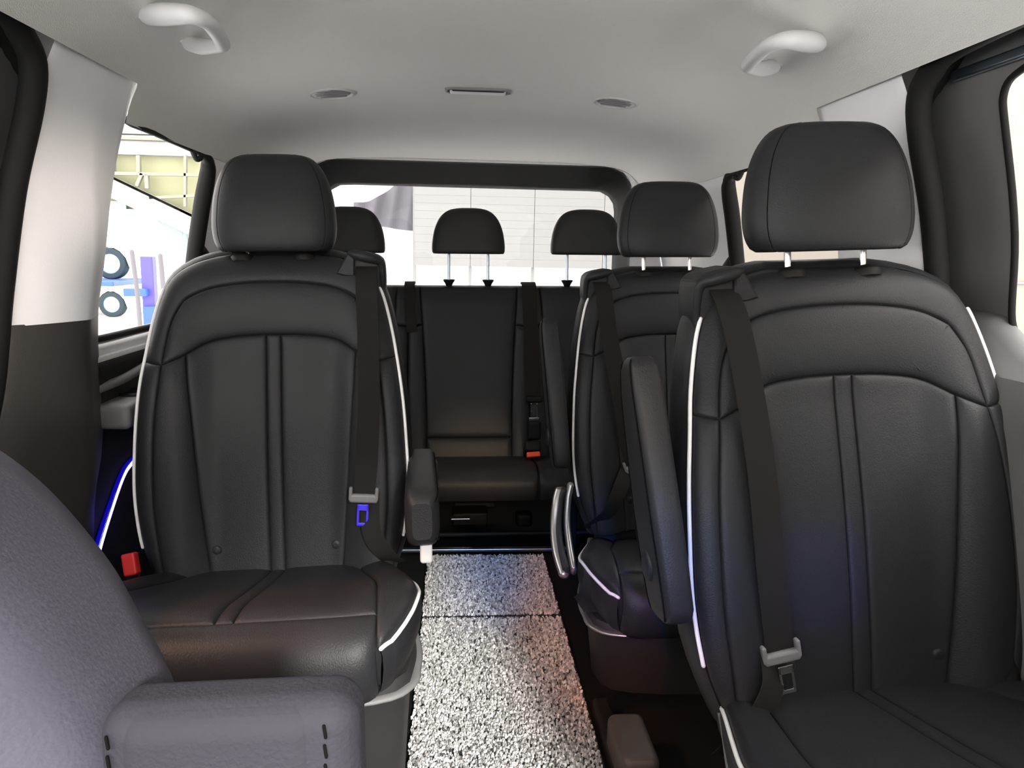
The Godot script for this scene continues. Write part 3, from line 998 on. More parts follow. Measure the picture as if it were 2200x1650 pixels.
func build_bench() -> void:
	var b := thing("bench_seat", "wide black leather three-place bench under the tailgate window with three half-round headrests", "car seat", Vector3(0.055, 0, -2.80))
	b.rotation.z = 0.012
	var body := Geo.new()
	var rows := []
	for q in [Vector2(0.25, -0.012), Vector2(0.5, -0.012), Vector2(0.75, -0.012), Vector2(0.85, -0.012), Vector2(0.885, -0.012), Vector2(0.900, -0.014), Vector2(0.9055, -0.02)]:
		var row := PackedVector3Array()
		for i in 41:
			var p := bench_back(-0.735 + 1.47 * i / 40.0, q.x)
			row.append(p + Vector3(0, 0, q.y))
		rows.append(row)
	for q in [Vector2(0.904, -0.275), Vector2(0.88, -0.30), Vector2(0.5, -0.20), Vector2(0.25, -0.13)]:
		var row := PackedVector3Array()
		for i in 41:
			row.append(Vector3(-0.735 + 1.47 * i / 40.0, q.x, q.y))
		rows.append(row)
	body.grid(rows, false, Vector3(0, 0.6, -0.18))
	for e in [0, 40]:
		var ring := PackedVector3Array()
		for r in rows:
			ring.append(r[e])
		body.lid(ring, Vector3(-1 if e == 0 else 1, 0, 0))
	var back := put("backrest", body, M.leather_dark, b)
	var cu := Geo.new()
	var cr := []
	for i in 36:
		var row := PackedVector3Array()
		for k in 21:
			row.append(bench_cushion(-0.735 + 1.47 * k / 20.0, 7.0 * i / 35.0) + Vector3(0, -0.006, -0.006))
		cr.append(row)
	cu.grid(cr, false, Vector3(0, 0.2, 0.1))
	cu.rbox(Vector3(0, 0.225, 0.12), Vector3(1.46, 0.05, 0.34), 0.01)
	var cush := put("cushion", cu, M.leather_dark, b)
	for mx in [-0.4625, 0.0, 0.4625]:
		var top := [Vector2(mx - 0.188, 0.905), Vector2(mx, 0.9055), Vector2(mx + 0.188, 0.905)]
		var le := [Vector2(mx - 0.160, 0.345), Vector2(mx - 0.163, 0.50), Vector2(mx - 0.172, 0.68), Vector2(mx - 0.188, 0.905)]
		var ri := [Vector2(mx + 0.160, 0.345), Vector2(mx + 0.163, 0.50), Vector2(mx + 0.172, 0.68), Vector2(mx + 0.188, 0.905)]
		var g := Geo.new()
		panel(g, bench_back, le, ri, [le[0], ri[0]], top, 1.0, 0.010, 0.004, 0.03)
		put("back_panel", g, M.leather, back)
		g = Geo.new()
		panel(g, bench_back, [Vector2(mx - 0.160, 0.25), le[0]], [Vector2(mx + 0.160, 0.25), ri[0]], [Vector2(mx - 0.160, 0.25), Vector2(mx + 0.160, 0.25)], [le[0], ri[0]], 1.0, 0.012, 0.004, 0.03)
		put("lumbar_panel", g, M.leather, back)
		for s in [-1.0, 1.0]:
			g = Geo.new()
			var inn := []
			var out := []
			for p in (ri if s > 0 else le):
				if p.y < 0.75:
					inn.append(p)
			inn.push_front(Vector2(mx + 0.160 * s, 0.25))
			inn.append(Vector2(mx + 0.1775 * s, 0.76))
			for p in inn:
				out.append(Vector2(mx + 0.231 * s, p.y - (0.008 if p.y > 0.75 else 0.0)))
			panel(g, bench_back, inn, out, [inn[0], out[0]], [inn[-1], out[-1]], 1.0, 0.012, 0.004, 0.03)
			put("side_panel", g, M.leather, back)
			g = Geo.new()
			panel(g, bench_back, [inn[-1], Vector2(mx + 0.188 * s, 0.905)], [out[-1], Vector2(mx + 0.231 * s, 0.905)], [inn[-1], out[-1]], [Vector2(mx + 0.188 * s, 0.905), Vector2(mx + 0.231 * s, 0.905)], 1.0, 0.008, 0.004, 0.03)
			put("corner_panel", g, M.leather, back)
		g = Geo.new()
		panel(g, bench_cushion, [Vector2(mx - 0.230, 0.0), Vector2(mx - 0.230, 2.0)], [Vector2(mx + 0.230, 0.0), Vector2(mx + 0.230, 2.0)], [Vector2(mx - 0.230, 0.0), Vector2(mx + 0.230, 0.0)], [Vector2(mx - 0.230, 2.0), Vector2(mx + 0.230, 2.0)], -1.0, 0.004, 0.004, 0.08)
		put("cushion_panel", g, M.leather, cush)
		g = Geo.new()
		panel(g, bench_cushion, [Vector2(mx - 0.230, 2.0), Vector2(mx - 0.230, 7.0)], [Vector2(mx + 0.230, 2.0), Vector2(mx + 0.230, 7.0)], [Vector2(mx - 0.230, 2.0), Vector2(mx + 0.230, 2.0)], [Vector2(mx - 0.230, 7.0), Vector2(mx + 0.230, 7.0)], -1.0, 0.008, 0.004, 0.10)
		put("front_panel", g, M.leather, cush)
		# headrest on its two posts
		var hg := Geo.new()
		var hr := []
		for i in 25:
			var row := PackedVector3Array()
			for k in 48:
				row.append(bench_head(-1 + 2.0 * k / 48.0, i / 24.0))
			hr.append(row)
		hg.grid(hr, true)
		hg.lid(hr[0], Vector3.DOWN)
		hg.lid(hr[-1], Vector3.UP)
		var hd := put("headrest", hg, M.leather_dark, b)
		hd.position = Vector3(mx, 1.025, -0.235)
		for s in [-1.0, 1.0]:
			var po := Geo.new()
			po.tube(PackedVector3Array([Vector3(0.076 * s, 0.01, 0.0), Vector3(0.076 * s, -0.14, 0.014)]), 0.0052, 10)
			put("post", po, M.steel, hd)
			var gd := Geo.new()
			gd.lathe(PackedVector2Array([Vector2(0.001, 0.012), Vector2(0.010, 0.012), Vector2(0.021, 0.016), Vector2(0.023, 0.012), Vector2(0.016, 0.002), Vector2(0.010, -0.012)]), Transform3D(Basis(), Vector3(0.076 * s, -0.112, 0.012)), 16)
			put("post_guide", gd, M.black, hd)
	# belts that come over the backrest between the places
	for q in [[-0.226, 0.735, false], [0.232, 0.500, true]]:
		var wb := Geo.new()
		var pts := [Vector3(q[0], 0.912, -0.240), Vector3(q[0], 0.920, -0.215), Vector3(q[0], 0.900, -0.165)]
		for i in range(1, 9):
			var y := lerpf(0.88, q[1], i / 8.0)
			pts.append(Vector3(q[0] + 0.010 * i / 8.0, y, bench_back(0, y).z + 0.020))
		wb.band(dense3(pts, 4), Vector3(1, 0, 0), 0.056 if q[2] else 0.040, 0.002)
		var bo := put("seat_belt", wb, M.webbing, b)
		if q[2]:
			var tg := Geo.new()
			var z := bench_back(0, 0.47).z + 0.022
			tg.rbox(Vector3(q[0] + 0.012, 0.488, z), Vector3(0.062, 0.022, 0.02), 0.006)
			put("belt_holder", tg, M.black, bo)
			var sh := Geo.new()
			sh.rbox(Vector3(q[0] + 0.012, 0.375, z + 0.02), Vector3(0.05, 0.075, 0.03), 0.01)
			put("sheath", sh, M.black, bo)
			var ch := Geo.new()
			for dx in [-0.011, 0.011]:
				ch.rbox(Vector3(q[0] + 0.012 + dx, 0.447, z + 0.010), Vector3(0.006, 0.056, 0.005), 0.002)
			ch.rbox(Vector3(q[0] + 0.012, 0.415, z + 0.010), Vector3(0.040, 0.012, 0.008), 0.003)
			put("latch_plate", ch, M.chrome, bo)
	var bk := Geo.new()
	bk.rbox(Vector3(0.228, 0.322, 0.070), Vector3(0.058, 0.040, 0.11), 0.010, Basis(Vector3(1, 0, 0), -0.5))
	var bu := put("buckle", bk, M.black, b)
	var rd := Geo.new()
	rd.rbox(Vector3(0.228, 0.315, 0.122), Vector3(0.050, 0.020, 0.024), 0.005, Basis(Vector3(1, 0, 0), -0.4) * Basis(Vector3(0, 0, 1), 0.08))
	put("release_button", rd, M.orange, bu)
	# frame under the cushion
	var fr := Geo.new()
	for x in [-0.60, -0.15, 0.36, 0.64]:
		fr.rbox(Vector3(x, 0.105, 0.08), Vector3(0.035, 0.21, 0.30), 0.008)
	fr.rbox(Vector3(0, 0.17, 0.02), Vector3(1.3, 0.03, 0.04), 0.008)
	fr.rbox(Vector3(0.02, 0.11, -0.04), Vector3(0.16, 0.07, 0.10), 0.01)
	fr.rbox(Vector3(0.0, 0.065, 0.05), Vector3(0.13, 0.05, 0.10), 0.008)
	fr.rbox(Vector3(0.20, 0.06, 0.08), Vector3(0.06, 0.05, 0.06), 0.012)
	fr.tube(PackedVector3Array([Vector3(-0.62, 0.055, 0.22), Vector3(0.66, 0.055, 0.22)]), 0.010, 8)
	var uf := put("underframe", fr, M.black, b)
	var pl := Geo.new()
	pl.rbox(Vector3(-0.035, 0.078, 0.115), Vector3(0.070, 0.006, 0.03), 0.002)
	put("foot_plate", pl, M.steel, uf)

# ---------------------------------------------------------------- the front seat next to the camera
func build_front_seat() -> void:
	var s := thing("front_seat", "smooth violet-grey seat back close by, its edge sloping down to a stitched armrest", "car seat", Vector3(-0.448, -0.016, -0.46))
	var out := [Vector2(0.245, 0.0), Vector2(0.250, 0.30), Vector2(0.246, 0.55), Vector2(0.236, 0.65), Vector2(0.226, 0.706), Vector2(0.202, 0.762), Vector2(0.181, 0.805), Vector2(0.144, 0.857), Vector2(0.106, 0.893), Vector2(0.05, 0.930), Vector2(-0.02, 0.950), Vector2(-0.09, 0.948), Vector2(-0.16, 0.920), Vector2(-0.21, 0.860), Vector2(-0.235, 0.76), Vector2(-0.245, 0.5), Vector2(-0.24, 0.0)]
	var line := dense2(out, 6)
	var rows := []
	var n := line.size()
	for o in [Vector2(-0.10, 0.062), Vector2(-0.06, 0.058), Vector2(-0.032, 0.048), Vector2(-0.012, 0.030), Vector2(-0.002, 0.010), Vector2(0.0, -0.02), Vector2(0.0, -0.08), Vector2(-0.006, -0.11), Vector2(-0.025, -0.13), Vector2(-0.06, -0.138)]:
		var row := PackedVector3Array()
		for i in n:
			var d := line[mini(i + 1, n - 1)] - line[maxi(i - 1, 0)]
			var nr := Vector2(d.y, -d.x).normalized()
			var q: Vector2 = line[i] + nr * o.x
			row.append(Vector3(q.x, maxf(q.y, 0.0), o.y - q.y * 0.03))
		rows.append(row)
	var g := Geo.new()
	g.grid(rows, false, Vector3(0, 0.5, -0.04))
	for r in [rows[0], rows[-1]]:
		var half: int = n / 2
		var fill := []
		for i in half:
			var rr := PackedVector3Array()
			for k in 7:
				rr.append((r[i] as Vector3).lerp(r[n - 1 - i], k / 6.0))
			fill.append(rr)
		g.grid(fill, false, null, Vector3(0, 0, 1 if r[0].z > -0.03 else -1))
	put("backrest", g, M.leather_front, s)
	# armrest with a stitched rim
	var a := Geo.new()
	var ac := Vector3(0.314, 0.567, 0.012)
	var tilt := Basis(Vector3(0, 0, 1), 0.03) * Basis(Vector3(1, 0, 0), -0.10)
	a.rbox(ac, Vector3(0.160, 0.40, 0.056), 0.020, tilt, 6)
	var ao := put("armrest", a, M.leather_arm_shaded, s)
	var pad := Geo.new()
	pad.rbox(ac + tilt * Vector3(-0.006, -0.001, 0.0025), Vector3(0.130, 0.399, 0.056), 0.020, tilt, 6)
	put("pad", pad, M.leather_arm_shaded, ao)
	for x in [-0.070, 0.060]:
		for k in 15:
			var st := Geo.new()
			var y := 0.186 - k * 0.0125
			st.tube(PackedVector3Array([ac + tilt * Vector3(x, y, 0.0285), ac + tilt * Vector3(x + 0.001, y - 0.007, 0.0288)]), 0.0011, 6)
			put("stitch", st, M.seam, ao)

# ---------------------------------------------------------------- the cabin
const HALF_WALL := [Vector2(-0.05, 0.80), Vector2(0.0, 0.81), Vector2(0.25, 0.845), Vector2(0.5, 0.86), Vector2(0.85, 0.86), Vector2(1.0, 0.835), Vector2(1.15, 0.795), Vector2(1.30, 0.742), Vector2(1.36, 0.715), Vector2(1.44, 0.68)]
const ROOF := [Vector2(0.0, 1.477), Vector2(0.25, 1.472), Vector2(0.42, 1.459), Vector2(0.54, 1.437), Vector2(0.62, 1.410), Vector2(0.68, 1.372), Vector2(0.715, 1.335), Vector2(0.735, 1.300), Vector2(0.745, 1.280)]

func wall_x(sd: float, y: float, inset := 0.0) -> float:
	return XC + sd * (table(HALF_WALL, y) - inset)

const ROOF_REAR := [Vector2(0.0, 1.418), Vector2(0.3, 1.417), Vector2(0.50, 1.412), Vector2(0.60, 1.403), Vector2(0.66, 1.385), Vector2(0.70, 1.352), Vector2(0.72, 1.325), Vector2(0.735, 1.295), Vector2(0.745, 1.275)]

func roof_y(hx: float, z: float) -> float:
	var w := 0.25 * smoothstep(-2.25, -2.55, z) + 0.35 * smoothstep(-2.5, -3.2, z) + 0.40 * smoothstep(-3.12, -3.36, z)
	return lerpf(table(ROOF, absf(hx)), table(ROOF_REAR, absf(hx)), w)

func rounded_loop(x0: float, x1: float, y0: float, y1: float, r: float, per := 8) -> PackedVector2Array:
	var out := PackedVector2Array()
	for c in [[x1 - r, y1 - r, 0.0], [x0 + r, y1 - r, PI / 2], [x0 + r, y0 + r, PI], [x1 - r, y0 + r, PI * 1.5]]:
		for k in per + 1:
			var a: float = c[2] + PI / 2 * k / per
			out.append(Vector2(c[0] + r * cos(a), c[1] + r * sin(a)))
	return out

func by_angle(loop: PackedVector2Array, c: Vector2, count: int) -> PackedVector2Array:
	# where rays from c at even angles leave the loop
	var out := PackedVector2Array()
	for k in count:
		var d := Vector2.RIGHT.rotated(TAU * (k + 0.5) / count)
		var best := c + d * 0.01
		var far := 0.0
		for i in loop.size():
			var hit = Geometry2D.segment_intersects_segment(c, c + d * 9.0, loop[i], loop[(i + 1) % loop.size()])
			if hit != null and c.distance_to(hit) > far:
				far = c.distance_to(hit)
				best = hit
		out.append(best)
	return out

func ring_wall(g: Geo, outer: PackedVector2Array, inner: PackedVector2Array, c: Vector2, place: Callable, towards: Vector3, count := 96, rings := 4) -> void:
	var a := by_angle(outer, c, count)
	var b := by_angle(inner, c, count)
	var rows := []
	for j in rings + 1:
		var row := PackedVector3Array()
		for i in count:
			var p := a[i].lerp(b[i], float(j) / rings)
			row.append(place.call(p))
		rows.append(row)
	g.grid(rows, true, null, towards)

func side_name(sd: float) -> String:
	return "left" if sd < 0 else "right"

func build_cabin() -> void:
	# floor
	var fl := Geo.new()
	fl.rbox(Vector3(XC, -0.03, -1.15), Vector3(1.66, 0.06, 4.5), 0.005)
	structure("floor", "black cabin floor under the seats", fl, M.floor)
	# headliner
	var ce := Geo.new()
	var rows := []
	var skin := []
	var zs := []
	for i in 34:
		zs.append(0.45 - 3.6 * i / 33.0)
	zs.append_array([-1.645, -1.665, -1.675, -1.685, -1.695, -1.705, -1.72])
	zs.sort()
	zs.reverse()
	zs.append_array([-3.20, -3.25, -3.29, -3.32, -3.345, -3.36])
	for z in zs:
		var row := PackedVector3Array()
		var row2 := PackedVector3Array()
		for k in 61:
			var u := -1 + k / 30.0
			var hx := lerpf(0.745, 0.702, smoothstep(-1.705, -1.665, z)) * signf(u) * (1 - pow(1 - absf(u), 1.35))
			row.append(Vector3(XC + hx, roof_y(hx, z), z))
			row2.append(Vector3(XC + hx * 1.12, roof_y(hx, z) + 0.06, z))
		rows.append(row)
		skin.append(row2)
	ce.grid(rows, false, null, Vector3.DOWN)
	ce.grid(skin, false, null, Vector3.UP)
	structure("ceiling", "pale grey fabric headliner over the whole cabin", ce, M.headliner)
	# tailgate end: pale corner trim, black window frame, glass
	var outer := PackedVector2Array()
	for y in [0.0, 0.3, 0.6, 0.9, 1.1, 1.28]:
		outer.append(Vector2(table(HALF_WALL, y), y))
	for hx in [0.70, 0.65, 0.58, 0.48, 0.36, 0.2, 0.0]:
		outer.append(Vector2(hx, roof_y(hx, -3.36) + 0.004))
	var left_half := outer.duplicate()
	left_half.reverse()
	for p in left_half.slice(1):
		outer.append(Vector2(-p.x, p.y))
	var hole := rounded_loop(-0.69, 0.69, 0.50, 1.408, 0.11)
	var mid := Vector2(0, 0.85)
	var rw := Geo.new()
	ring_wall(rw, outer, hole, mid, func(p): return Vector3(XC + p.x, p.y, -3.36), Vector3(0, 0, 1))
	structure("wall_rear", "pale corner trim around the black tailgate frame", rw, M.pillar)
	var tf := Geo.new()
	var pane := rounded_loop(-0.64, 0.645, 0.78, 1.316, 0.085)
	var stepped := []
	for q in [[hole, -3.355, 0.0], [hole, -3.40, -0.004], [pane, -3.46, 0.01], [pane, -3.52, 0.0]]:
		var loop := by_angle(q[0], Vector2(0, 1.0), 120)
		var row := PackedVector3Array()
		for p in loop:
			var o: Vector2 = (p - Vector2(0, 1.0)).normalized() * q[2]
			row.append(Vector3(XC + p.x + o.x, p.y + o.y, q[1]))
		stepped.append(row)
	tf.grid(stepped, true, null, Vector3(0, 0, 1))
	var tail := structure("window_1", "tailgate window in a wide black frame", tf, M.tail_black)
	var tp := Geo.new()
	tp.prism(rounded_loop(-0.65, 0.655, 0.77, 1.325, 0.085), 0.004, Transform3D(Basis(), Vector3(XC, 0, -3.50)))
	put("pane", tp, M.tint, tail)
	for sd in [-1.0, 1.0]:
		build_side(sd)
	# dashboard and windscreen behind the camera
	var da := Geo.new()
	da.rbox(Vector3(XC, 0.44, 0.92), Vector3(1.60, 0.86, 0.36), 0.08, Basis(), 4)
	structure("trim_1", "dark dashboard ahead of the front seats", da, M.plastic)
	var ws := Geo.new()
	ws.quad(Vector3(XC - 0.70, 1.42, 0.46), Vector3(XC + 0.70, 1.42, 0.46), Vector3(XC + 0.80, 0.86, 1.10), Vector3(XC - 0.80, 0.86, 1.10), Vector3(0, 0.5, 0.5))
	structure("window_2", "windscreen ahead of the dashboard", ws, M.glass)

func pillar_z(y: float, k: float) -> float:
	return k

func build_other_front_seat() -> void:
	var s := thing("front_seat", "plain grey front seat beside the camera, outside the picture", "car seat", Vector3(0.67, 0, -0.29))
	var g := Geo.new()
	g.rbox(Vector3(0, 0.62, 0), Vector3(0.50, 0.72, 0.13), 0.05, Basis(Vector3(1, 0, 0), -0.15), 4)
	g.rbox(Vector3(0, 1.10, -0.06), Vector3(0.28, 0.20, 0.10), 0.04, Basis(), 4)
	put("backrest", g, M.leather, s)
	var c := Geo.new()
	c.rbox(Vector3(0, 0.20, 0.22), Vector3(0.52, 0.40, 0.52), 0.06, Basis(), 4)
	put("cushion", c, M.leather, s)

func build_side(sd: float) -> void:
	var nm := side_name(sd)
	var inw := Vector3(-sd, 0, 0)
	# lower quarter panel
	var lw := Geo.new()
	var rows := []
	for y in [0.0, 0.1, 0.25, 0.4, 0.5, 0.6, 0.7, 0.76, 0.80]:
		var row := PackedVector3Array()
		for i in 21:
			var z := lerpf(-1.42, -3.36, i / 20.0)
			row.append(Vector3(wall_x(sd, y), y, z))
		rows.append(row)
	lw.grid(rows, false, null, inw)
	var skin := []
	for r in rows:
		var q := PackedVector3Array()
		for p in r:
			q.append(p + Vector3(sd * 0.08, 0, 0))
		skin.append(q)
	lw.grid(skin, false, null, -inw)
	var wall := structure("wall_" + nm, "black lower side trim beside the seats under the quarter window", lw, M.wall_black)
	# window ledge
	var sl := Geo.new()
	var sp := []
	for i in 9:
		var z := lerpf(-1.70, -2.42, i / 8.0)
		sp.append(Vector3(wall_x(sd, 0.81, -0.012), 0.806 - 0.004 * i / 8.0, z))
	var lrow := []
	for q in [Vector2(-0.022, 0.826), Vector2(-0.008, 0.824), Vector2(-0.004, 0.815), Vector2(0.004, 0.813), Vector2(0.012, 0.812), Vector2(0.018, 0.805), Vector2(0.020, 0.792), Vector2(0.028, 0.790), Vector2(0.030, 0.780)]:
		var row := PackedVector3Array()
		for i in 9:
			row.append(Vector3(wall_x(sd, 0.82, q.x), q.y, lerpf(-1.62, -2.42, i / 8.0)))
		lrow.append(row)
	sl.grid(lrow, false, null, inw + Vector3.UP)
	put("window_ledge", sl, M.plastic_light, wall)
	var sh := Geo.new()
	var srows := []
	for q in [Vector2(0.784, 0.004), Vector2(0.778, 0.0), Vector2(0.765, -0.004), Vector2(0.74, 0.0), Vector2(0.70, 0.006), Vector2(0.66, 0.0)]:
		var row := PackedVector3Array()
		for i in 9:
			row.append(Vector3(wall_x(sd, q.x) - sd * (0.03 - q.y), q.x, lerpf(-1.70, -2.9, i / 8.0)))
		srows.append(row)
	sh.grid(srows, false, null, inw)
	put("shoulder_trim", sh, M.wall_black, wall)
	# pale trim behind the quarter window
	var dp := Geo.new()
	var drows := []
	for y in [0.80, 0.86, 0.92, 1.0, 1.08, 1.15, 1.22, 1.27, 1.31]:
		var row := PackedVector3Array()
		var zr := table([Vector2(0.8, -2.40), Vector2(0.86, -2.40), Vector2(1.0, -2.385), Vector2(1.24, -2.315), Vector2(1.285, -2.26), Vector2(1.31, -2.18)], y)
		if sd > 0:
			zr -= 0.07
		for i in 17:
			row.append(Vector3(wall_x(sd, y), y, lerpf(zr, -3.36, i / 16.0)))
		drows.append(row)
	dp.grid(drows, false, null, inw)
	structure("trim_%d" % (2 if sd < 0 else 3), "pale upper trim behind the quarter window beside the bench", dp, M.pillar)
	# quarter window
	var loop := []
	for p in [Vector2(-1.48, 0.825), Vector2(-1.75, 0.823), Vector2(-2.0, 0.822), Vector2(-2.33, 0.822), Vector2(-2.375, 0.84), Vector2(-2.39, 0.88), Vector2(-2.372, 1.0), Vector2(-2.335, 1.15), Vector2(-2.310, 1.225), Vector2(-2.285, 1.258), Vector2(-2.23, 1.278), Vector2(-2.0, 1.284), Vector2(-1.75, 1.286), Vector2(-1.48, 1.288)]:
		var back := 0.07 * smoothstep(-2.1, -2.25, p.x) if sd > 0 else 0.0
		loop.append(Vector3(wall_x(sd, p.y, -0.004 - 0.03 * smoothstep(-1.7, -1.6, p.x)), p.y, p.x - back))
	loop.append(loop[0])
	var wf := Geo.new()
	var lp := dense3(loop, 5)
	var rr := PackedFloat32Array()
	for p in lp:
		rr.append(lerpf(0.008, 0.024, smoothstep(-2.2, -2.33, p.z + (0.07 if sd > 0 else 0.0))))
	wf.tube(lp, rr, 10)
	var win := structure("window_%d" % (3 if sd < 0 else 4), "quarter window in a black rubber frame", wf, M.rubber)
	var gl := Geo.new()
	var grows := []
	for j in 7:
		var y := lerpf(0.81, 1.305, j / 6.0)
		grows.append(PackedVector3Array([Vector3(wall_x(sd, y, -0.022), y, -1.48), Vector3(wall_x(sd, y, -0.022), y, -2.40 if sd < 0 else -2.465)]))
	gl.grid(grows, false, null, inw)
	put("pane", gl, M.tint, win)
	# pillar between the sliding door and the quarter window: pale above, black below
	for part in [["trim_%d" % (4 if sd < 0 else 5), 0.885, 1.362, M.pillar, "pale door pillar trim between sliding door and quarter window"], ["trim_%d" % (6 if sd < 0 else 7), 0.0, 0.888, M.plastic_mid, "black lower half of the door pillar trim"]]:
		var g := Geo.new()
		var prow := []
		for j in 15:
			var y: float = lerpf(part[1], part[2], j / 14.0)
			var thin := 1.0 - 0.92 * smoothstep(0.95, 1.362, y)
			var fwd := 0.040 * smoothstep(1.0, 1.34, y)
			var row := PackedVector3Array()
			var lift: float = 0.0 if part[1] > 0.5 else 0.004
			for q in [Vector2(-0.004, -1.412), Vector2(0.006, -1.416), Vector2(0.022, -1.435), Vector2(0.040, -1.475), Vector2(0.060, -1.525), Vector2(0.072, -1.560), Vector2(0.073, -1.580), Vector2(0.066, -1.605), Vector2(0.047, -1.660), Vector2(0.026, -1.715), Vector2(0.010, -1.742), Vector2(-0.03, -1.752)]:
				row.append(Vector3(wall_x(sd, y, (q.x - (lift if q.x > 0.03 else 0.0)) * (thin if q.x > 0.0 else 1.0)), y, q.y + (fwd + 0.10 * smoothstep(0.64, 0.42, y)) * smoothstep(-1.45, -1.75, q.y) + 0.032 * smoothstep(0.95, 1.25, y) * smoothstep(-1.6, -1.42, q.y) + 0.38 * smoothstep(0.90, 0.05, y) * smoothstep(-1.62, -1.42, q.y)))
			prow.append(row)
		g.grid(prow, false, Vector3(wall_x(sd, 0.8) + sd * 0.4, 0.7, -1.6))
		structure(part[0], part[4], g, part[3])
	# sliding door opening: seal, reveal, door
	var seal := Geo.new()
	var path := []
	for p in [Vector2(-1.02, 0.02), Vector2(-1.06, 0.20), Vector2(-1.15, 0.42), Vector2(-1.27, 0.60), Vector2(-1.365, 0.76), Vector2(-1.395, 0.86), Vector2(-1.398, 0.95), Vector2(-1.385, 1.12), Vector2(-1.375, 1.25), Vector2(-1.36, 1.318), Vector2(-1.325, 1.354), Vector2(-1.27, 1.372), Vector2(-1.1, 1.382), Vector2(-0.8, 1.388), Vector2(-0.58, 1.390)]:
		path.append(Vector3(wall_x(sd, p.y, -0.004 - 0.022 * smoothstep(1.29, 1.36, p.y)), p.y, p.x))
	seal.tube(dense3(path, 5), 0.021, 12)
	structure("trim_%d" % (8 if sd < 0 else 9), "black rubber seal round the sliding door opening", seal, M.rubber)
	var rev := Geo.new()
	var dpth := dense3(path, 4)
	var r0 := PackedVector3Array()
	var r1 := PackedVector3Array()
	for p in dpth:
		r0.append(p)
		var back := smoothstep(1.36, 1.25, p.y)
		r1.append(Vector3(p.x + sd * 0.088, p.y + 0.03 * (1 - back), p.z - 0.23 * back - 0.02))
	var r2 := PackedVector3Array()
	for i in r0.size():
		r2.append(r0[i].lerp(r1[i], 0.35) + Vector3(sd * 0.02, 0, 0))
	rev.grid([r0, r2, r1], false, null, Vector3(-sd * 0.2, -0.3, 1))
	structure("trim_%d" % (10 if sd < 0 else 11), "dark reveal of the sliding door opening", rev, M.black)
	var dr := Geo.new()
	var out2 := PackedVector2Array([Vector2(-1.66, -0.02), Vector2(-0.50, -0.02), Vector2(-0.50, 1.43), Vector2(-1.66, 1.43)])
	var win2 := dense2([Vector2(-1.300, 0.905), Vector2(-1.265, 0.88), Vector2(-0.80, 0.875), Vector2(-0.72, 0.90), Vector2(-0.70, 1.28), Vector2(-0.74, 1.325), Vector2(-1.12, 1.332), Vector2(-1.205, 1.328), Vector2(-1.250, 1.305), Vector2(-1.265, 1.25), Vector2(-1.285, 1.08), Vector2(-1.310, 0.945), Vector2(-1.300, 0.905)], 5)
	if sd < 0:
		for i in win2.size():
			win2[i].x = lerpf(win2[i].x, -0.70, 0.22)
	var onto := func(p: Vector2): return Vector3(wall_x(sd, p.y, -0.085), p.y, p.x)
	ring_wall(dr, out2, win2, Vector2(-0.98, 1.10), onto, inw, 120, 6)
	var door := structure("door_%d" % (1 if sd < 0 else 2), "dark inner trim of the sliding door with its big window", dr, M.plastic_grey)
	var lower := Geo.new()
	var lrows := []
	for q in [Vector2(0.945, 0.088), Vector2(0.94, 0.070), Vector2(0.925, 0.05), Vector2(0.89, 0.025), Vector2(0.84, 0.005), Vector2(0.76, -0.01), Vector2(0.6, 0.0), Vector2(0.3, 0.03), Vector2(0.02, 0.08)]:
		var row := PackedVector3Array()
		for i in 13:
			var z := lerpf(-1.60, -0.52, i / 12.0)
			var dip := 0.07 * smoothstep(-1.36, -1.20, z) if q.x > 0.88 else 0.0
			row.append(Vector3(wall_x(sd, q.x, -q.y), q.x - dip, z))
		lrows.append(row)
	lower.grid(lrows, false, null, inw)
	put("lower_trim", lower, M.door_low, door)
	var edge := Geo.new()
	var ep := PackedVector3Array()
	for p in win2:
		ep.append(Vector3(wall_x(sd, p.y, -0.083), p.y, p.x))
	edge.tube(ep, 0.006, 8)
	put("window_seal", edge, M.rubber, door)
	var rail := Geo.new()
	rail.rbox(Vector3(wall_x(sd, 1.345, -0.075), 1.350, -1.22), Vector3(0.012, 0.018, 0.26), 0.004)
	put("latch_rail", rail, M.steel, door)
	var dg := Geo.new()
	var dgr := []
	for j in 7:
		var y := lerpf(0.86, 1.34, j / 6.0)
		dgr.append(PackedVector3Array([Vector3(wall_x(sd, y, -0.105), y, -0.68), Vector3(wall_x(sd, y, -0.105), y, -1.48)]))
	dg.grid(dgr, false, null, inw)
	put("pane", dg, M.glass, door)
	# front door, beside and behind the camera
	var fd := Geo.new()
	var out3 := PackedVector2Array([Vector2(-0.52, -0.02), Vector2(1.12, -0.02), Vector2(1.12, 0.9), Vector2(0.46, 1.43), Vector2(-0.52, 1.43)])
	var win3 := PackedVector2Array([Vector2(-0.36, 0.90), Vector2(0.92, 0.90), Vector2(0.42, 1.32), Vector2(-0.30, 1.33)])
	ring_wall(fd, out3, win3, Vector2(0.1, 1.0), func(p: Vector2): return Vector3(wall_x(sd, p.y, -0.02), p.y, p.x), inw, 80, 4)
	structure("door_%d" % (3 if sd < 0 else 4), "front door beside the front seats", fd, M.plastic)

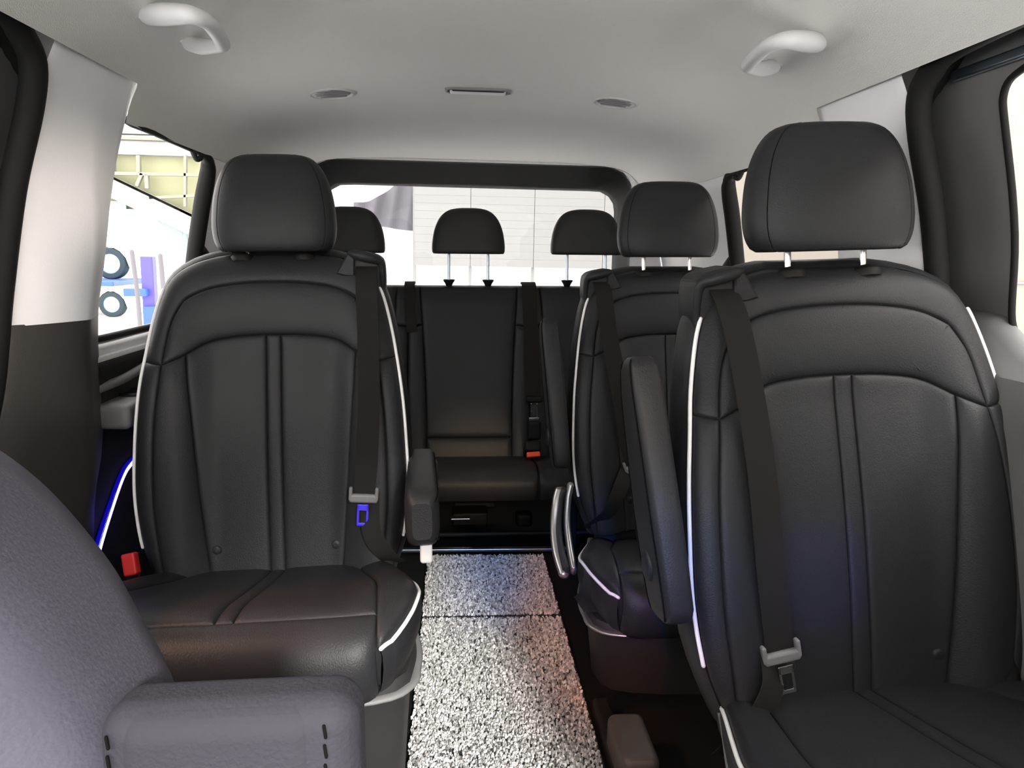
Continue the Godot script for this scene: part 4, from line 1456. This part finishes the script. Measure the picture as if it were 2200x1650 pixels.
func build_fittings() -> void:
	# grab handles
	for sd in [-1.0, 1.0]:
		var x: float = XC + sd * 0.475
		var t := thing("grab_handle", "pale curved grab handle on the headliner above the %s" % ("chair with the lowered armrest" if sd < 0 else "largest captain's chair"), "handle", Vector3(x, 1.40, -1.45), "grab handles")
		var g := Geo.new()
		var pts := [Vector3(0.115 * sd, 0.022, 0.005), Vector3(0.075 * sd, 0.006, 0.068), Vector3(0.036 * sd, -0.004, 0.110), Vector3(0.006 * sd, -0.010, 0.132), Vector3(-0.010 * sd, -0.012, 0.108), Vector3(-0.008 * sd, -0.012, 0.055), Vector3(0.002 * sd, -0.011, -0.010), Vector3(0.016 * sd, -0.006, -0.064), Vector3(0.042 * sd, 0.0, -0.100), Vector3(0.075 * sd, 0.008, -0.140), Vector3(0.105 * sd, 0.020, -0.168)]
		var ln := dense3(pts, 6)
		var rs := PackedFloat32Array()
		for i in ln.size():
			var u := float(i) / (ln.size() - 1)
			rs.append(lerpf(0.0195, 0.0138, smoothstep(0.10, 0.42, u)) + 0.0035 * smoothstep(0.72, 1.0, u))
		g.tube(ln, rs, 14, false, 0.9)
		put("grip", g, M.grip, t)
		for q in [pts[0], pts[-1]]:
			var m := Geo.new()
			m.rbox(q + Vector3(0.006 * sd, 0.012, 0), Vector3(0.034, 0.024, 0.036), 0.011, Basis(Vector3(0, 0, 1), sd * -0.35))
			put("mount", m, M.grip, t)
	# ceiling vents and the lamp between them
	for q in [[-0.352, "left", "oval air outlet in the headliner above the seat with the lowered armrest"], [0.446, "right", "oval air outlet in the headliner on the sliding door window's side of the lamp"]]:
		var hx: float = q[0] - XC
		var t := thing("air_vent", q[2], "air vent", Vector3(q[0], roof_y(hx, -2.27) + 0.003, -2.27), "round ceiling outlets")
		t.rotation = Vector3(-0.02, 0, -0.085 * signf(hx))
		var rim := Geo.new()
		rim.lathe(PackedVector2Array([Vector2(0.066, 0.003), Vector2(0.064, -0.006), Vector2(0.059, -0.008), Vector2(0.054, -0.005), Vector2(0.052, 0.004)]), Transform3D(Basis.from_scale(Vector3(1, 1, 1)), Vector3.ZERO), 36)
		put("rim", rim, M.vent_rim, t)
		var disc := Geo.new()
		disc.lathe(PackedVector2Array([Vector2(0.0005, -0.004), Vector2(0.03, -0.004), Vector2(0.050, -0.0035), Vector2(0.053, 0.0)]), Transform3D(), 30)
		put("backing", disc, M.vent, t)
		for k in 4:
			var fin := Geo.new()
			var z := -0.03 + 0.02 * k
			var w := sqrt(0.05 * 0.05 - z * z) * 2
			fin.rbox(Vector3(0, -0.0045, z), Vector3(w * 0.93, 0.005, 0.006), 0.002, Basis(Vector3(1, 0, 0), 0.5), 1)
			put("fin", fin, M.vent, t)
	var la := thing("ceiling_lamp", "small rectangular reading lamp set in the middle of the headliner between two round outlets", "lamp", Vector3(XC - 0.007, roof_y(0, -2.235), -2.235))
	var fr := Geo.new()
	var o := rounded_loop(-0.092, 0.092, -0.032, 0.032, 0.018)
	var rowsl := []
	for q in [[1.0, 0.003], [0.985, -0.006], [0.93, -0.008], [0.90, -0.004], [0.89, 0.012]]:
		var row := PackedVector3Array()
		for p in o:
			row.append(Vector3(p.x - signf(p.x) * 0.09 * (1 - q[0]), q[1], p.y - signf(p.y) * 0.09 * (1 - q[0])))
		rowsl.append(row)
	fr.grid(rowsl, true, null, Vector3.DOWN)
	put("bezel", fr, M.vent, la)
	var ln2 := Geo.new()
	ln2.rbox(Vector3(0, 0.001, -0.006), Vector3(0.158, 0.020, 0.034), 0.008, Basis(Vector3(1, 0, 0), -0.22))
	put("lens", ln2, M.lens, la)
	var slot := Geo.new()
	slot.rbox(Vector3(0, -0.004, 0.020), Vector3(0.146, 0.012, 0.012), 0.005)
	put("switch", slot, M.dark_slot, la)
	# coat hooks over the quarter windows
	for sd in [-1.0, 1.0]:
		var z := -2.13 if sd < 0 else -2.22
		var h := Geo.new()
		var x := wall_x(sd, 1.27)
		h.tube(dense3([Vector3(x, 1.285, z), Vector3(x - sd * 0.004, 1.272, z), Vector3(x - sd * 0.010, 1.258, z - 0.004), Vector3(x - sd * 0.018, 1.262, z - 0.010)], 4), 0.0075, 8)
		h.rbox(Vector3(x, 1.288, z), Vector3(0.012, 0.022, 0.030), 0.004)
		tag(put("coat_hook", h, M.black), "tiny black hook on the upper window edge, %s" % ("before the lime-green hall view" if sd < 0 else "before the plain cream wall view"), "hook", "coat hooks")
	# rear belt outlets on the pale trim behind the quarter windows
	for sd in [-1.0, 1.0]:
		var t := thing("belt_outlet", "black belt cover at the lower corner of the %s quarter window" % ("hall-side" if sd < 0 else "cream wall-side"), "belt cover", Vector3(wall_x(sd, 0.95), 0.95, -2.42 if sd < 0 else -2.49), "rear belt covers")
		var c := Geo.new()
		var rws := []
		for j in 9:
			var u := j / 8.0
			var ring := PackedVector3Array()
			var rad := 0.012 + 0.045 * sin(u * PI)
			for k in 16:
				var a := TAU * k / 16
				ring.append(Vector3(-sd * (0.016 + 0.022 * cos(a)) * (0.3 + sin(u * PI)), -0.08 + 0.18 * u, rad * 0.9 * sin(a)))
			rws.append(ring)
		c.grid(rws, true)
		c.lid(rws[0], Vector3.DOWN)
		c.lid(rws[-1], Vector3.UP)
		put("cover", c, M.black, t)
		var b := Geo.new()
		b.rbox(Vector3(-sd * 0.045, 0.035, -0.055), Vector3(0.075, 0.012, 0.14), 0.005, Basis(Vector3(0, 1, 0), sd * 0.5))
		put("bracket", b, M.plastic_light, t)
		var w := Geo.new()
		w.band(dense3([Vector3(-sd * 0.03, 0.03, -0.04), Vector3(-sd * 0.05, -0.03, -0.04), Vector3(-sd * 0.06, -0.10, -0.03), Vector3(-sd * 0.05, -0.3, 0.0)], 5), Vector3(0, 0, 1), 0.045, 0.002)
		put("webbing", w, M.webbing, t)
	# ledge with a cup holder on the hall side, and its glowing line
	var cl := thing("cup_holder_ledge", "dark armrest ledge with cup recess on the side trim under the hall-side quarter window", "cup holder", Vector3(wall_x(-1, 0.66), 0.66, -1.9))
	var le := Geo.new()
	le.rbox(Vector3(0.045, 0.0, -0.02), Vector3(0.095, 0.055, 0.46), 0.015)
	le.tube(dense3([Vector3(0.02, 0.06, 0.20), Vector3(0.035, 0.068, 0.08), Vector3(0.03, 0.085, -0.10), Vector3(0.01, 0.095, -0.22)], 5), 0.011, 8)
	put("ledge", le, M.plastic_grey, cl)
	var cu := Geo.new()
	cu.lathe(PackedVector2Array([Vector2(0.036, 0.0), Vector2(0.040, 0.006), Vector2(0.044, 0.0), Vector2(0.042, -0.02), Vector2(0.034, -0.02), Vector2(0.033, 0.0015), Vector2(0.0005, 0.0015)]), Transform3D(Basis(), Vector3(0.048, 0.029, 0.06)), 24)
	put("cup_recess", cu, M.black, cl)
	var pin := Geo.new()
	pin.rbox(Vector3(0.094, 0.02, -0.03), Vector3(0.008, 0.024, 0.010), 0.003)
	put("pin", pin, M.plastic_light, cl)
	var lt := thing("light_strip", "thin glowing white-violet light line curving down the dark side trim beside the lowered-armrest seat", "light strip", Vector3(-0.785, 0.0, -1.70))
	var line := dense3([Vector3(0.006, 0.330, 0.07), Vector3(0.0, 0.372, 0.025), Vector3(-0.005, 0.440, -0.062), Vector3(-0.007, 0.485, -0.125), Vector3(-0.008, 0.503, -0.170), Vector3(-0.009, 0.510, -0.240), Vector3(-0.009, 0.512, -0.40)], 6)
	var lg := Geo.new()
	lg.tube(line, 0.0058, 8)
	put("light_line", lg, M.led, lt)
	var l2 := Geo.new()
	var off := PackedVector3Array()
	for p in line:
		off.append(p + Vector3(-0.004, 0.0006, 0))
	l2.tube(off, 0.0080, 8, false, 0.9)
	put("light_halo", l2, M.led_halo, lt)  # glowing tube added as the halo of the line, not a real part
	var ol := OmniLight3D.new()
	ol.name = "light_strip_light"
	ol.light_color = Color(0.35, 0.30, 1.0)
	ol.light_energy = 0.0015
	ol.omni_range = 4.0
	ol.omni_attenuation = 2.0
	ol.light_size = 0.03
	ol.shadow_enabled = true
	ol.position = Vector3(0.06, 0.42, -0.06)
	lt.add_child(ol, true)
	# carpet mats
	var rng := RandomNumberGenerator.new()
	for q in [["long grey speckled carpet mat in the aisle, the nearer one", -0.90, -2.045], ["grey speckled carpet mat in the aisle, the farther one before the bench", -2.052, -2.50]]:
		var mt := thing("carpet_mat", q[0], "carpet mat", Vector3(0.0, 0.0, q[1]), "aisle mats")
		var d: float = q[1] - q[2]
		var b := Geo.new()
		b.rbox(Vector3(0.108, 0.004, -d * 0.5), Vector3(0.40, 0.008, d), 0.003)
		put("backing", b, M.backing, mt)
		rng.seed = 77
		var tuft := Geo.new()
		for k in 3:
			var a := TAU * k / 3.0
			var a2 := TAU * (k + 1) / 3.0
			var r := 0.0032
			tuft.quad(Vector3(cos(a) * r, 0, sin(a) * r), Vector3(cos(a2) * r, 0, sin(a2) * r), Vector3(cos(a2) * r * 0.7 + 0.001, 0.008, sin(a2) * r * 0.7), Vector3(cos(a) * r * 0.7 + 0.001, 0.008, sin(a) * r * 0.7), Vector3(cos(a + 1.05), 0.2, sin(a + 1.05)))
		tuft.lid(PackedVector3Array([Vector3(0.0015 + 0.001, 0.008, 0), Vector3(-0.00075 + 0.001, 0.008, 0.0013), Vector3(-0.00075 + 0.001, 0.008, -0.0013)]), Vector3.UP)
		var mm := MultiMesh.new()
		mm.transform_format = MultiMesh.TRANSFORM_3D
		mm.use_colors = true
		mm.mesh = tuft.mesh()
		var step := 0.0056
		var nx := int(0.395 / step)
		var nz := int((d - 0.01) / step)
		mm.instance_count = nx * nz
		var clump := FastNoiseLite.new()
		clump.seed = 5
		clump.frequency = 75.0
		var id := 0
		for i in nx:
			for k in nz:
				var px := -0.090 + (i + rng.randf()) * step
				var pz := -0.005 - (k + rng.randf()) * step
				var bs := Basis(Vector3.UP, rng.randf() * TAU) * Basis(Vector3(1, 0, 0), rng.randf_range(-0.5, 0.5))
				var sc := rng.randf_range(0.7, 1.35)
				bs = bs.scaled(Vector3(sc, rng.randf_range(0.8, 1.3), sc))
				mm.set_instance_transform(id, Transform3D(bs, Vector3(px, 0.007, pz)))
				var tone := 0.54 + 0.75 * clump.get_noise_2d(px, pz + q[1]) + rng.randf_range(-0.22, 0.22)
				tone = clampf(tone, 0.03, 0.90)
				mm.set_instance_color(id, Color(tone, tone * 0.99, tone * 0.97))
				id += 1
		var mi := MultiMeshInstance3D.new()
		mi.name = "pile"
		mi.multimesh = mm
		mi.material_override = M.pile
		mi.set_meta("kind", "stuff")
		mt.add_child(mi, true)
	# metal edge of the raised floor under the bench, and the black rail covers along the aisle
	var st := Geo.new()
	st.rbox(Vector3(0.10, 0.018, -2.53), Vector3(0.60, 0.012, 0.022), 0.003)
	tag(put("edge_strip", st, M.steel), "bright metal edge strip across the aisle under the bench", "floor strip")
	var rl := thing("rail_cover", "long black floor rail cover along the aisle beside the seats with raised armrests", "rail cover", Vector3(0.334, 0, -1.8))
	var rg := Geo.new()
	rg.rbox(Vector3(0, 0.02, 0.44), Vector3(0.040, 0.04, 0.46), 0.010)
	put("rail", rg, M.black, rl)
	var re := Geo.new()
	re.rbox(Vector3(0.020, 0.05, 0.44), Vector3(0.075, 0.100, 0.16), 0.018)
	put("end_cap", re, M.plastic_mid, rl)

# ---------------------------------------------------------------- the hall outside
const GY := -0.65   # the hall floor lies this far below the cabin floor

# a point of the hall front, given on a sheet 12 m away and moved out to its own distance
func hall(x: float, y: float, away := 17.0) -> Vector3:
	return Vector3(x * away / 12.0, 1.03 + (y - 1.03) * away / 12.0, -away)

func beam(g: Geo, a: Vector3, b: Vector3, w: float, d := 0.15) -> void:
	var mid := (a + b) * 0.5
	var dir := (b - a)
	var x := dir.normalized()
	var y := Vector3(0, 0, 1).cross(x).normalized()
	g.rbox(mid, Vector3(dir.length(), w, d), 0.01, Basis(x, y, x.cross(y)), 1)

func build_outside() -> void:
	var gr := Geo.new()
	gr.rbox(Vector3(0, GY - 0.1, -10), Vector3(60, 0.2, 60), 0.01, Basis(), 1)
	var gs := structure("floor", "pale polished hall floor outside the car", gr, M.ground)
	gs.name = "floor_hall"
	var w := Geo.new()
	w.rbox(Vector3(5.9, 2.2, -8), Vector3(0.2, 5.4, 34), 0.01, Basis(), 1)
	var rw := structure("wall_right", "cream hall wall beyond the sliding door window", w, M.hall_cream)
	rw.name = "wall_hall_right"
	var ln := Geo.new()
	ln.rbox(Vector3(5.79, 0.845, -8), Vector3(0.03, 0.022, 33.8), 0.005, Basis(), 1)
	put("groove_strip", ln, M.post_grey, rw)
	var bw := Geo.new()
	bw.rbox(Vector3(0.45, 2.2, -9.2), Vector3(5.3, 5.4, 0.2), 0.01, Basis(), 1)
	var hb := structure("wall_back", "white hall wall behind the car", bw, M.hall_white)
	hb.name = "wall_hall_rear"
	# slatted grey partition behind the tailgate
	var pt := thing("partition", "light grey partition of four slatted panels seen through the tailgate window", "partition", Vector3(0, GY, -8.0))
	var edges := [-0.44, 0.13, 0.78, 1.50, 2.25]
	for k in 4:
		for j in 14:
			var g := Geo.new()
			var y := 0.90 + 0.65 + j * 0.078
			g.rbox(Vector3((edges[k] + edges[k + 1]) * 0.5, y + 0.037, 0), Vector3(edges[k + 1] - edges[k] - 0.004, 0.0776, 0.04), 0.0015, Basis(), 1)
			put("slat", g, M.panel_grey, pt)
	for k in 5:
		var g := Geo.new()
		g.rbox(Vector3(edges[k], 1.30, -0.04), Vector3(0.03, 2.60, 0.04), 0.003, Basis(), 1)
		put("post", g, M.panel_grey, pt)
	# draped cloth beside it
	var ct := thing("cloth_cover", "grey-lilac draped cloth beside the slatted partition", "cloth", Vector3(-0.73, GY, -8.35))
	var cg := Geo.new()
	var rows := []
	for j in 12:
		var row := PackedVector3Array()
		for i in 25:
			var u := i / 24.0
			var x := -0.36 + 0.66 * u
			var top := lerpf(2.18, 2.46, smoothstep(0.1, 1.0, u))
			var bot := 1.92 + 0.02 * sin(u * 5.0)
			var y := lerpf(top, bot, j / 11.0)
			row.append(Vector3(x, y, 0.03 * sin(u * 21 + j * 0.25) + 0.02 * sin(u * 9.0)))
		rows.append(row)
	cg.grid(rows, false, null, Vector3(0, 0, 1))
	put("cloth", cg, M.cloth_grey, ct)
	var cf := Geo.new()
	cf.rbox(Vector3(-0.28, 1.08, -0.06), Vector3(0.03, 2.16, 0.03), 0.004, Basis(), 1)
	cf.rbox(Vector3(0.26, 1.2, -0.06), Vector3(0.03, 2.4, 0.03), 0.004, Basis(), 1)
	put("stand", cf, M.hall_white, ct)
	# building across the hall
	var bz := 22.0
	var k2 := bz / 12.0
	var bd := thing("hall_front", "pale lime-green hall front with beams, struts and a sloping gutter through the quarter window", "building", Vector3(-4.5 * k2, GY, -bz))
	var o := bd.position
	var wl := Geo.new()
	wl.rbox(hall(-4.5, 1.95, bz) - o + Vector3(0, 0, -0.2), Vector3(2.0 * k2, 1.3 * k2, 0.2), 0.02, Basis(), 1)
	put("wall", wl, M.hall_lime, bd)
	var w2 := Geo.new()
	w2.rbox(Vector3(0, 1.2, -0.6), Vector3(2.2 * k2, 2.4, 0.2), 0.02, Basis(), 1)
	put("rear_wall", w2, M.hall_white, bd)
	var up := Geo.new()
	up.rbox(hall(-4.5, 2.44, bz) - o, Vector3(2.0 * k2, 0.20 * k2, 0.3), 0.02, Basis(), 1)
	up.rbox(hall(-4.5, 2.75, bz) - o, Vector3(2.0 * k2, 0.24 * k2, 0.3), 0.02, Basis(), 1)
	put("roof_edge", up, M.roof_grey, bd)
	for q in [[-5.6, 2.59, -3.4, 2.58, 0.055, "roof_line", M.hall_beam], [-5.6, 2.07, -3.4, 2.09, 0.05, "beam", M.hall_beam], [-4.55, 1.735, -3.4, 1.825, 0.045, "beam", M.hall_beam], [-5.04, 2.34, -5.05, 2.08, 0.08, "strut", M.hall_beam], [-4.67, 2.34, -4.68, 2.09, 0.055, "strut", M.hall_beam], [-4.63, 2.09, -4.72, 1.90, 0.05, "strut", M.hall_beam], [-4.57, 2.07, -4.57, 1.87, 0.055, "strut", M.hall_beam], [-4.0, 2.36, -4.04, 1.62, 0.04, "strut", M.hall_beam], [-5.6, 2.13, -3.4, 1.10, 0.30, "gutter", M.fascia], [-5.6, 2.27, -3.4, 1.24, 0.05, "gutter_rim", M.hall_beam], [-4.91, 1.70, -4.95, 0.1, 0.07, "column", M.pane], [-4.44, 1.50, -4.44, 0.1, 0.07, "column", M.pane], [-4.06, 1.35, -4.05, 0.1, 0.06, "column", M.pane]]:
		var g := Geo.new()
		var off: float = 0.02 if q[5] == "column" else -0.2
		beam(g, hall(q[0], q[1], bz + off) - o, hall(q[2], q[3], bz + off) - o, q[4] * k2, 0.12)
		put(q[5], g, q[6], bd)
	for q in [[-5.15, 1.53, 0.42], [-4.68, 1.42, 0.40], [-4.25, 1.28, 0.32]]:
		var g := Geo.new()
		g.rbox(hall(q[0], q[1], bz) - o + Vector3(0, 0, 0.02), Vector3(q[2] * k2, 0.30 * k2, 0.05), 0.005, Basis(), 1)
		put("window_pane", g, M.pane, bd)
	# car lift with one white car on it and one below
	var lf := thing("car_lift", "blue car lift with a violet-blue post in the hall", "car lift", hall(-4.62, 0, 14.7) * Vector3(1, 0, 1) + Vector3(0, GY, 0))
	var lo := lf.position
	var pg := Geo.new()
	pg.rbox(hall(-5.35, 0.495, 15.4) - lo, Vector3(1.25, 0.09, 1.7), 0.02)
	put("platform", pg, M.blue, lf)
	var ps := Geo.new()
	ps.rbox(Vector3(0.0, 0.75, 0.0), Vector3(0.22, 1.50, 0.2), 0.02)
	put("post", ps, M.violet_post, lf)
	var ar := Geo.new()
	ar.rbox(Vector3(-0.18, 0.85, 0.15), Vector3(0.40, 0.14, 0.2), 0.02)
	put("arm", ar, M.blue, lf)
	var ft := Geo.new()
	ft.rbox(Vector3(0.04, 0.30, 0.04), Vector3(0.24, 0.60, 0.3), 0.02)
	put("foot", ft, M.blue, lf)
	build_car(hall(-5.16, 0.535, 15.6), "white car raised on the blue lift platform")
	build_car(hall(-5.18, 0.0, 19.0) * Vector3(1, 0, 1) + Vector3(0, GY, 0), "white car parked on the hall floor, seen below the lift platform")
	# grey crowd barriers
	for q in [[-4.85, 0.95, -4.79, "slim grey barrier post nearer to the white cars"], [-4.44, 0.90, -4.43, "slim grey barrier post farther from the white cars"]]:
		var g := Geo.new()
		var a := hall(q[0], q[1], 13.0)
		var b := hall(q[2], 0.0, 13.0)
		b.y = GY
		var m := a.lerp(b, 0.45) + Vector3(0.02, 0, 0)
		g.tube(dense3([a, m, b], 6), 0.036, 10)
		g.lathe(PackedVector2Array([Vector2(0.14, 0.0), Vector2(0.14, 0.02), Vector2(0.05, 0.04), Vector2(0.04, 0.06)]), Transform3D(Basis(), b), 16)
		tag(put("barrier_post", g, M.post_grey), q[3], "post", "grey barrier posts")

func build_car(at: Vector3, label: String) -> void:
	# the nose of the car points to -x, so that its rear wheel shows
	var t := thing("car", label, "car", at, "white cars at the lift")
	var body := PackedVector2Array([Vector2(-2.9, 0.25), Vector2(-2.95, 0.55), Vector2(-2.5, 0.75), Vector2(-1.7, 0.85), Vector2(-1.1, 1.28), Vector2(-0.2, 1.40), Vector2(0.25, 1.32), Vector2(0.46, 1.0), Vector2(0.54, 0.7), Vector2(0.52, 0.32), Vector2(0.36, 0.24), Vector2(0.30, 0.42), Vector2(0.20, 0.54), Vector2(0.06, 0.62), Vector2(-0.06, 0.62), Vector2(-0.20, 0.54), Vector2(-0.30, 0.42), Vector2(-0.36, 0.24)])
	var g := Geo.new()
	g.prism(body, 1.6, Transform3D(Basis(), Vector3(0, 0, -0.75)), 0.05)
	put("body", g, M.car_white, t)
	var gl := Geo.new()
	gl.prism(PackedVector2Array([Vector2(-1.35, 0.92), Vector2(-0.95, 1.22), Vector2(-0.2, 1.30), Vector2(0.15, 1.22), Vector2(0.30, 0.96)]), 0.02, Transform3D(Basis(), Vector3(0, 0, 0.06)))
	put("side_window", gl, M.pane, t)
	for x in [0.0, -2.2]:
		var wh := Geo.new()
		wh.lathe(PackedVector2Array([Vector2(0.19, 0.105), Vector2(0.27, 0.11), Vector2(0.30, 0.09), Vector2(0.30, -0.09), Vector2(0.27, -0.11), Vector2(0.0005, -0.11)]), Transform3D(Basis(Vector3(1, 0, 0), PI / 2), Vector3(x, 0.30, -0.05)), 28)
		var wo := put("wheel", wh, M.tyre, t)
		var hb := Geo.new()
		hb.lathe(PackedVector2Array([Vector2(0.0005, 0.10), Vector2(0.06, 0.105), Vector2(0.16, 0.09), Vector2(0.20, 0.08)]), Transform3D(Basis(Vector3(1, 0, 0), PI / 2), Vector3(x, 0.30, -0.05)), 20)
		put("hub", hb, M.hub, wo)

func spot(called: String, label: String, at: Vector3, to: Vector3, col: Color, energy: float, angle: float, size := 0.05) -> void:
	var t := thing(called, label, "lamp", at, "hall spotlights ahead of the car")
	var b := Basis.looking_at((to - at).normalized(), Vector3.UP)
	var g := Geo.new()
	g.lathe(PackedVector2Array([Vector2(0.05, 0.12), Vector2(0.075, 0.10), Vector2(0.08, -0.10), Vector2(0.075, -0.10), Vector2(0.07, 0.05), Vector2(0.0005, 0.06)]), Transform3D(b * Basis(Vector3(1, 0, 0), PI / 2), Vector3.ZERO), 24)
	put("housing", g, M.black, t)
	var f := Geo.new()
	f.lathe(PackedVector2Array([Vector2(0.0005, 0.0), Vector2(0.065, 0.0)]), Transform3D(b * Basis(Vector3(1, 0, 0), PI / 2), b * Vector3(0, 0, -0.04)), 24)
	var m := mat(col, 0.5)
	m.emission_enabled = true
	m.emission = col
	m.emission_energy_multiplier = 2.0
	put("lamp_face", f, m, t)
	var l := SpotLight3D.new()
	l.name = called + "_light"
	l.light_color = col
	l.light_energy = energy
	l.spot_angle = angle
	l.spot_range = 30.0
	l.spot_attenuation = 2.0
	l.light_size = size
	l.shadow_enabled = true
	l.transform = Transform3D(b, b * Vector3(0, 0, -0.06))
	t.add_child(l, true)

func _ready() -> void:
	# --- camera, sky, exposure
	var cam := Camera3D.new()
	cam.name = "camera"
	cam.position = Vector3(0, 1.03, 0)
	cam.basis = Basis(Vector3.UP, deg_to_rad(-4.2)) * Basis(Vector3.RIGHT, deg_to_rad(-9.6)) * Basis(Vector3.BACK, deg_to_rad(1.2))
	cam.fov = rad_to_deg(2.0 * atan(825.0 / 1650.0))
	cam.near = 0.02
	cam.far = 200.0
	add_child(cam)
	cam.current = true
	var we := WorldEnvironment.new()
	we.name = "surroundings"
	var env := Environment.new()
	env.background_mode = Environment.BG_COLOR
	env.background_color = Color(1.0, 0.985, 0.965)
	env.background_energy_multiplier = 10.0
	env.tonemap_mode = Environment.TONE_MAPPER_LINEAR
	env.tonemap_exposure = 1.0
	env.sdfgi_enabled = true
	env.ssao_enabled = true
	env.ssil_enabled = true
	we.environment = env
	add_child(we)
	make_materials()
	spot("spotlight", "white hall spotlight high ahead of the windscreen", Vector3(0.95, 2.45, 3.2), Vector3(-0.10, 0.2, -0.98), Color(1.0, 0.98, 0.96), 76.0, 7.0, 0.22)
	spot("spotlight", "amber hall spotlight ahead of the windscreen", Vector3(-0.30, 2.0, 3.3), Vector3(0.34, 0.10, -1.75), Color(1.0, 0.45, 0.13), 12.0, 2.8, 0.06)
	spot("spotlight", "blue hall spotlight low ahead of the windscreen", Vector3(-0.45, 2.1, 3.2), Vector3(0.31, 0.50, -1.15), Color(0.12, 0.46, 0.90), 20.0, 2.6, 0.06)
	spot("spotlight", "blue hall spotlight aimed at the far aisle mat", Vector3(0.0, 2.3, 3.3), Vector3(0.10, 0.0, -2.34), Color(0.12, 0.46, 0.90), 14.0, 1.8, 0.04)
	spot("spotlight", "violet hall spotlight ahead of the windscreen", Vector3(-0.75, 1.9, 3.2), Vector3(0.61, 0.52, -1.16), Color(0.42, 0.36, 1.0), 16.0, 1.6, 0.03)
	spot("spotlight", "added unseen warm spotlight aimed at the rear bench", Vector3(0.32, 2.25, 3.2), Vector3(0.08, 0.30, -2.6), Color(1.0, 0.84, 0.64), 16.0, 2.4, 0.06)  # unseen lamp added to brighten the bench cushion
	spot("spotlight", "amber hall spotlight beside the front door", Vector3(-2.2, 2.6, -0.5), Vector3(-0.45, 0.45, -1.3), Color(1.0, 0.58, 0.28), 9.0, 10.0, 0.08)
	spot("spotlight", "added unseen warm white spotlight beyond the far front door", Vector3(2.6, 1.46, 1.6), Vector3(-0.75, 1.06, -1.5), Color(1.0, 0.95, 0.90), 13.0, 6.0, 0.10)  # unseen lamp added to lift the front face of the left pillar
	# --- structure
	build_cabin()
	# --- seats
	build_captain_chair("black leather captain's chair with lowered armrest beside the aisle and red buckle at its side", Vector3(-0.385, 0, -1.66), Vector3(0, 0.045, 0.028), 1.0, 0.2, 0.006, false,
		[Vector3(0.215, 1.010, -0.02), Vector3(0.212, 0.990, 0.022), Vector3(0.212, 0.95, 0.030), Vector3(0.214, 0.85, 0.026), Vector3(0.213, 0.70, 0.014), Vector3(0.206, 0.58, 0.016), Vector3(0.198, 0.50, 0.020)],
		{"turn": -0.08, "plate": M.violet, "low": [Vector3(0.214, 0.42, 0.06), Vector3(0.245, 0.365, 0.06), Vector3(0.268, 0.325, 0.0)]}, {"head_w": 0.93, "head_x": 0.005})
	build_captain_chair("largest black leather captain's chair, nearest the big sliding door window, raised armrest", Vector3(0.700, 0, -1.14), Vector3(0, 0.02, 0.048), -1.0, 0.22, 0.030, true,
		[Vector3(-0.205, 1.010, -0.02), Vector3(-0.203, 0.990, 0.022), Vector3(-0.200, 0.95, 0.032), Vector3(-0.188, 0.85, 0.034), Vector3(-0.178, 0.70, 0.030), Vector3(-0.172, 0.55, 0.026), Vector3(-0.160, 0.42, 0.024)],
		{"turn": 0.18, "plate": M.chrome, "low": [Vector3(-0.18, 0.37, 0.05), Vector3(-0.22, 0.325, 0.07), Vector3(-0.262, 0.26, 0.05)]})
	build_captain_chair("black leather captain's chair with raised armrest, half hidden behind the largest captain's chair", Vector3(0.635, -0.03, -2.08), Vector3(0, -0.02, 0.02), -1.0, 0.21, 0.042, true,
		[Vector3(-0.205, 1.010, -0.02), Vector3(-0.203, 0.990, 0.022), Vector3(-0.200, 0.95, 0.032), Vector3(-0.190, 0.85, 0.032), Vector3(-0.165, 0.70, 0.036), Vector3(-0.140, 0.55, 0.03), Vector3(-0.120, 0.48, 0.024)],
		{"turn": 0.3, "plate": M.chrome, "low": [Vector3(-0.17, 0.42, 0.05), Vector3(-0.20, 0.36, 0.06), Vector3(-0.25, 0.30, 0.02)]}, {"lever": true, "drop": 0.07})
	build_bench()
	build_front_seat()
	build_other_front_seat()
	# --- fittings and the world outside
	build_fittings()
	build_outside()
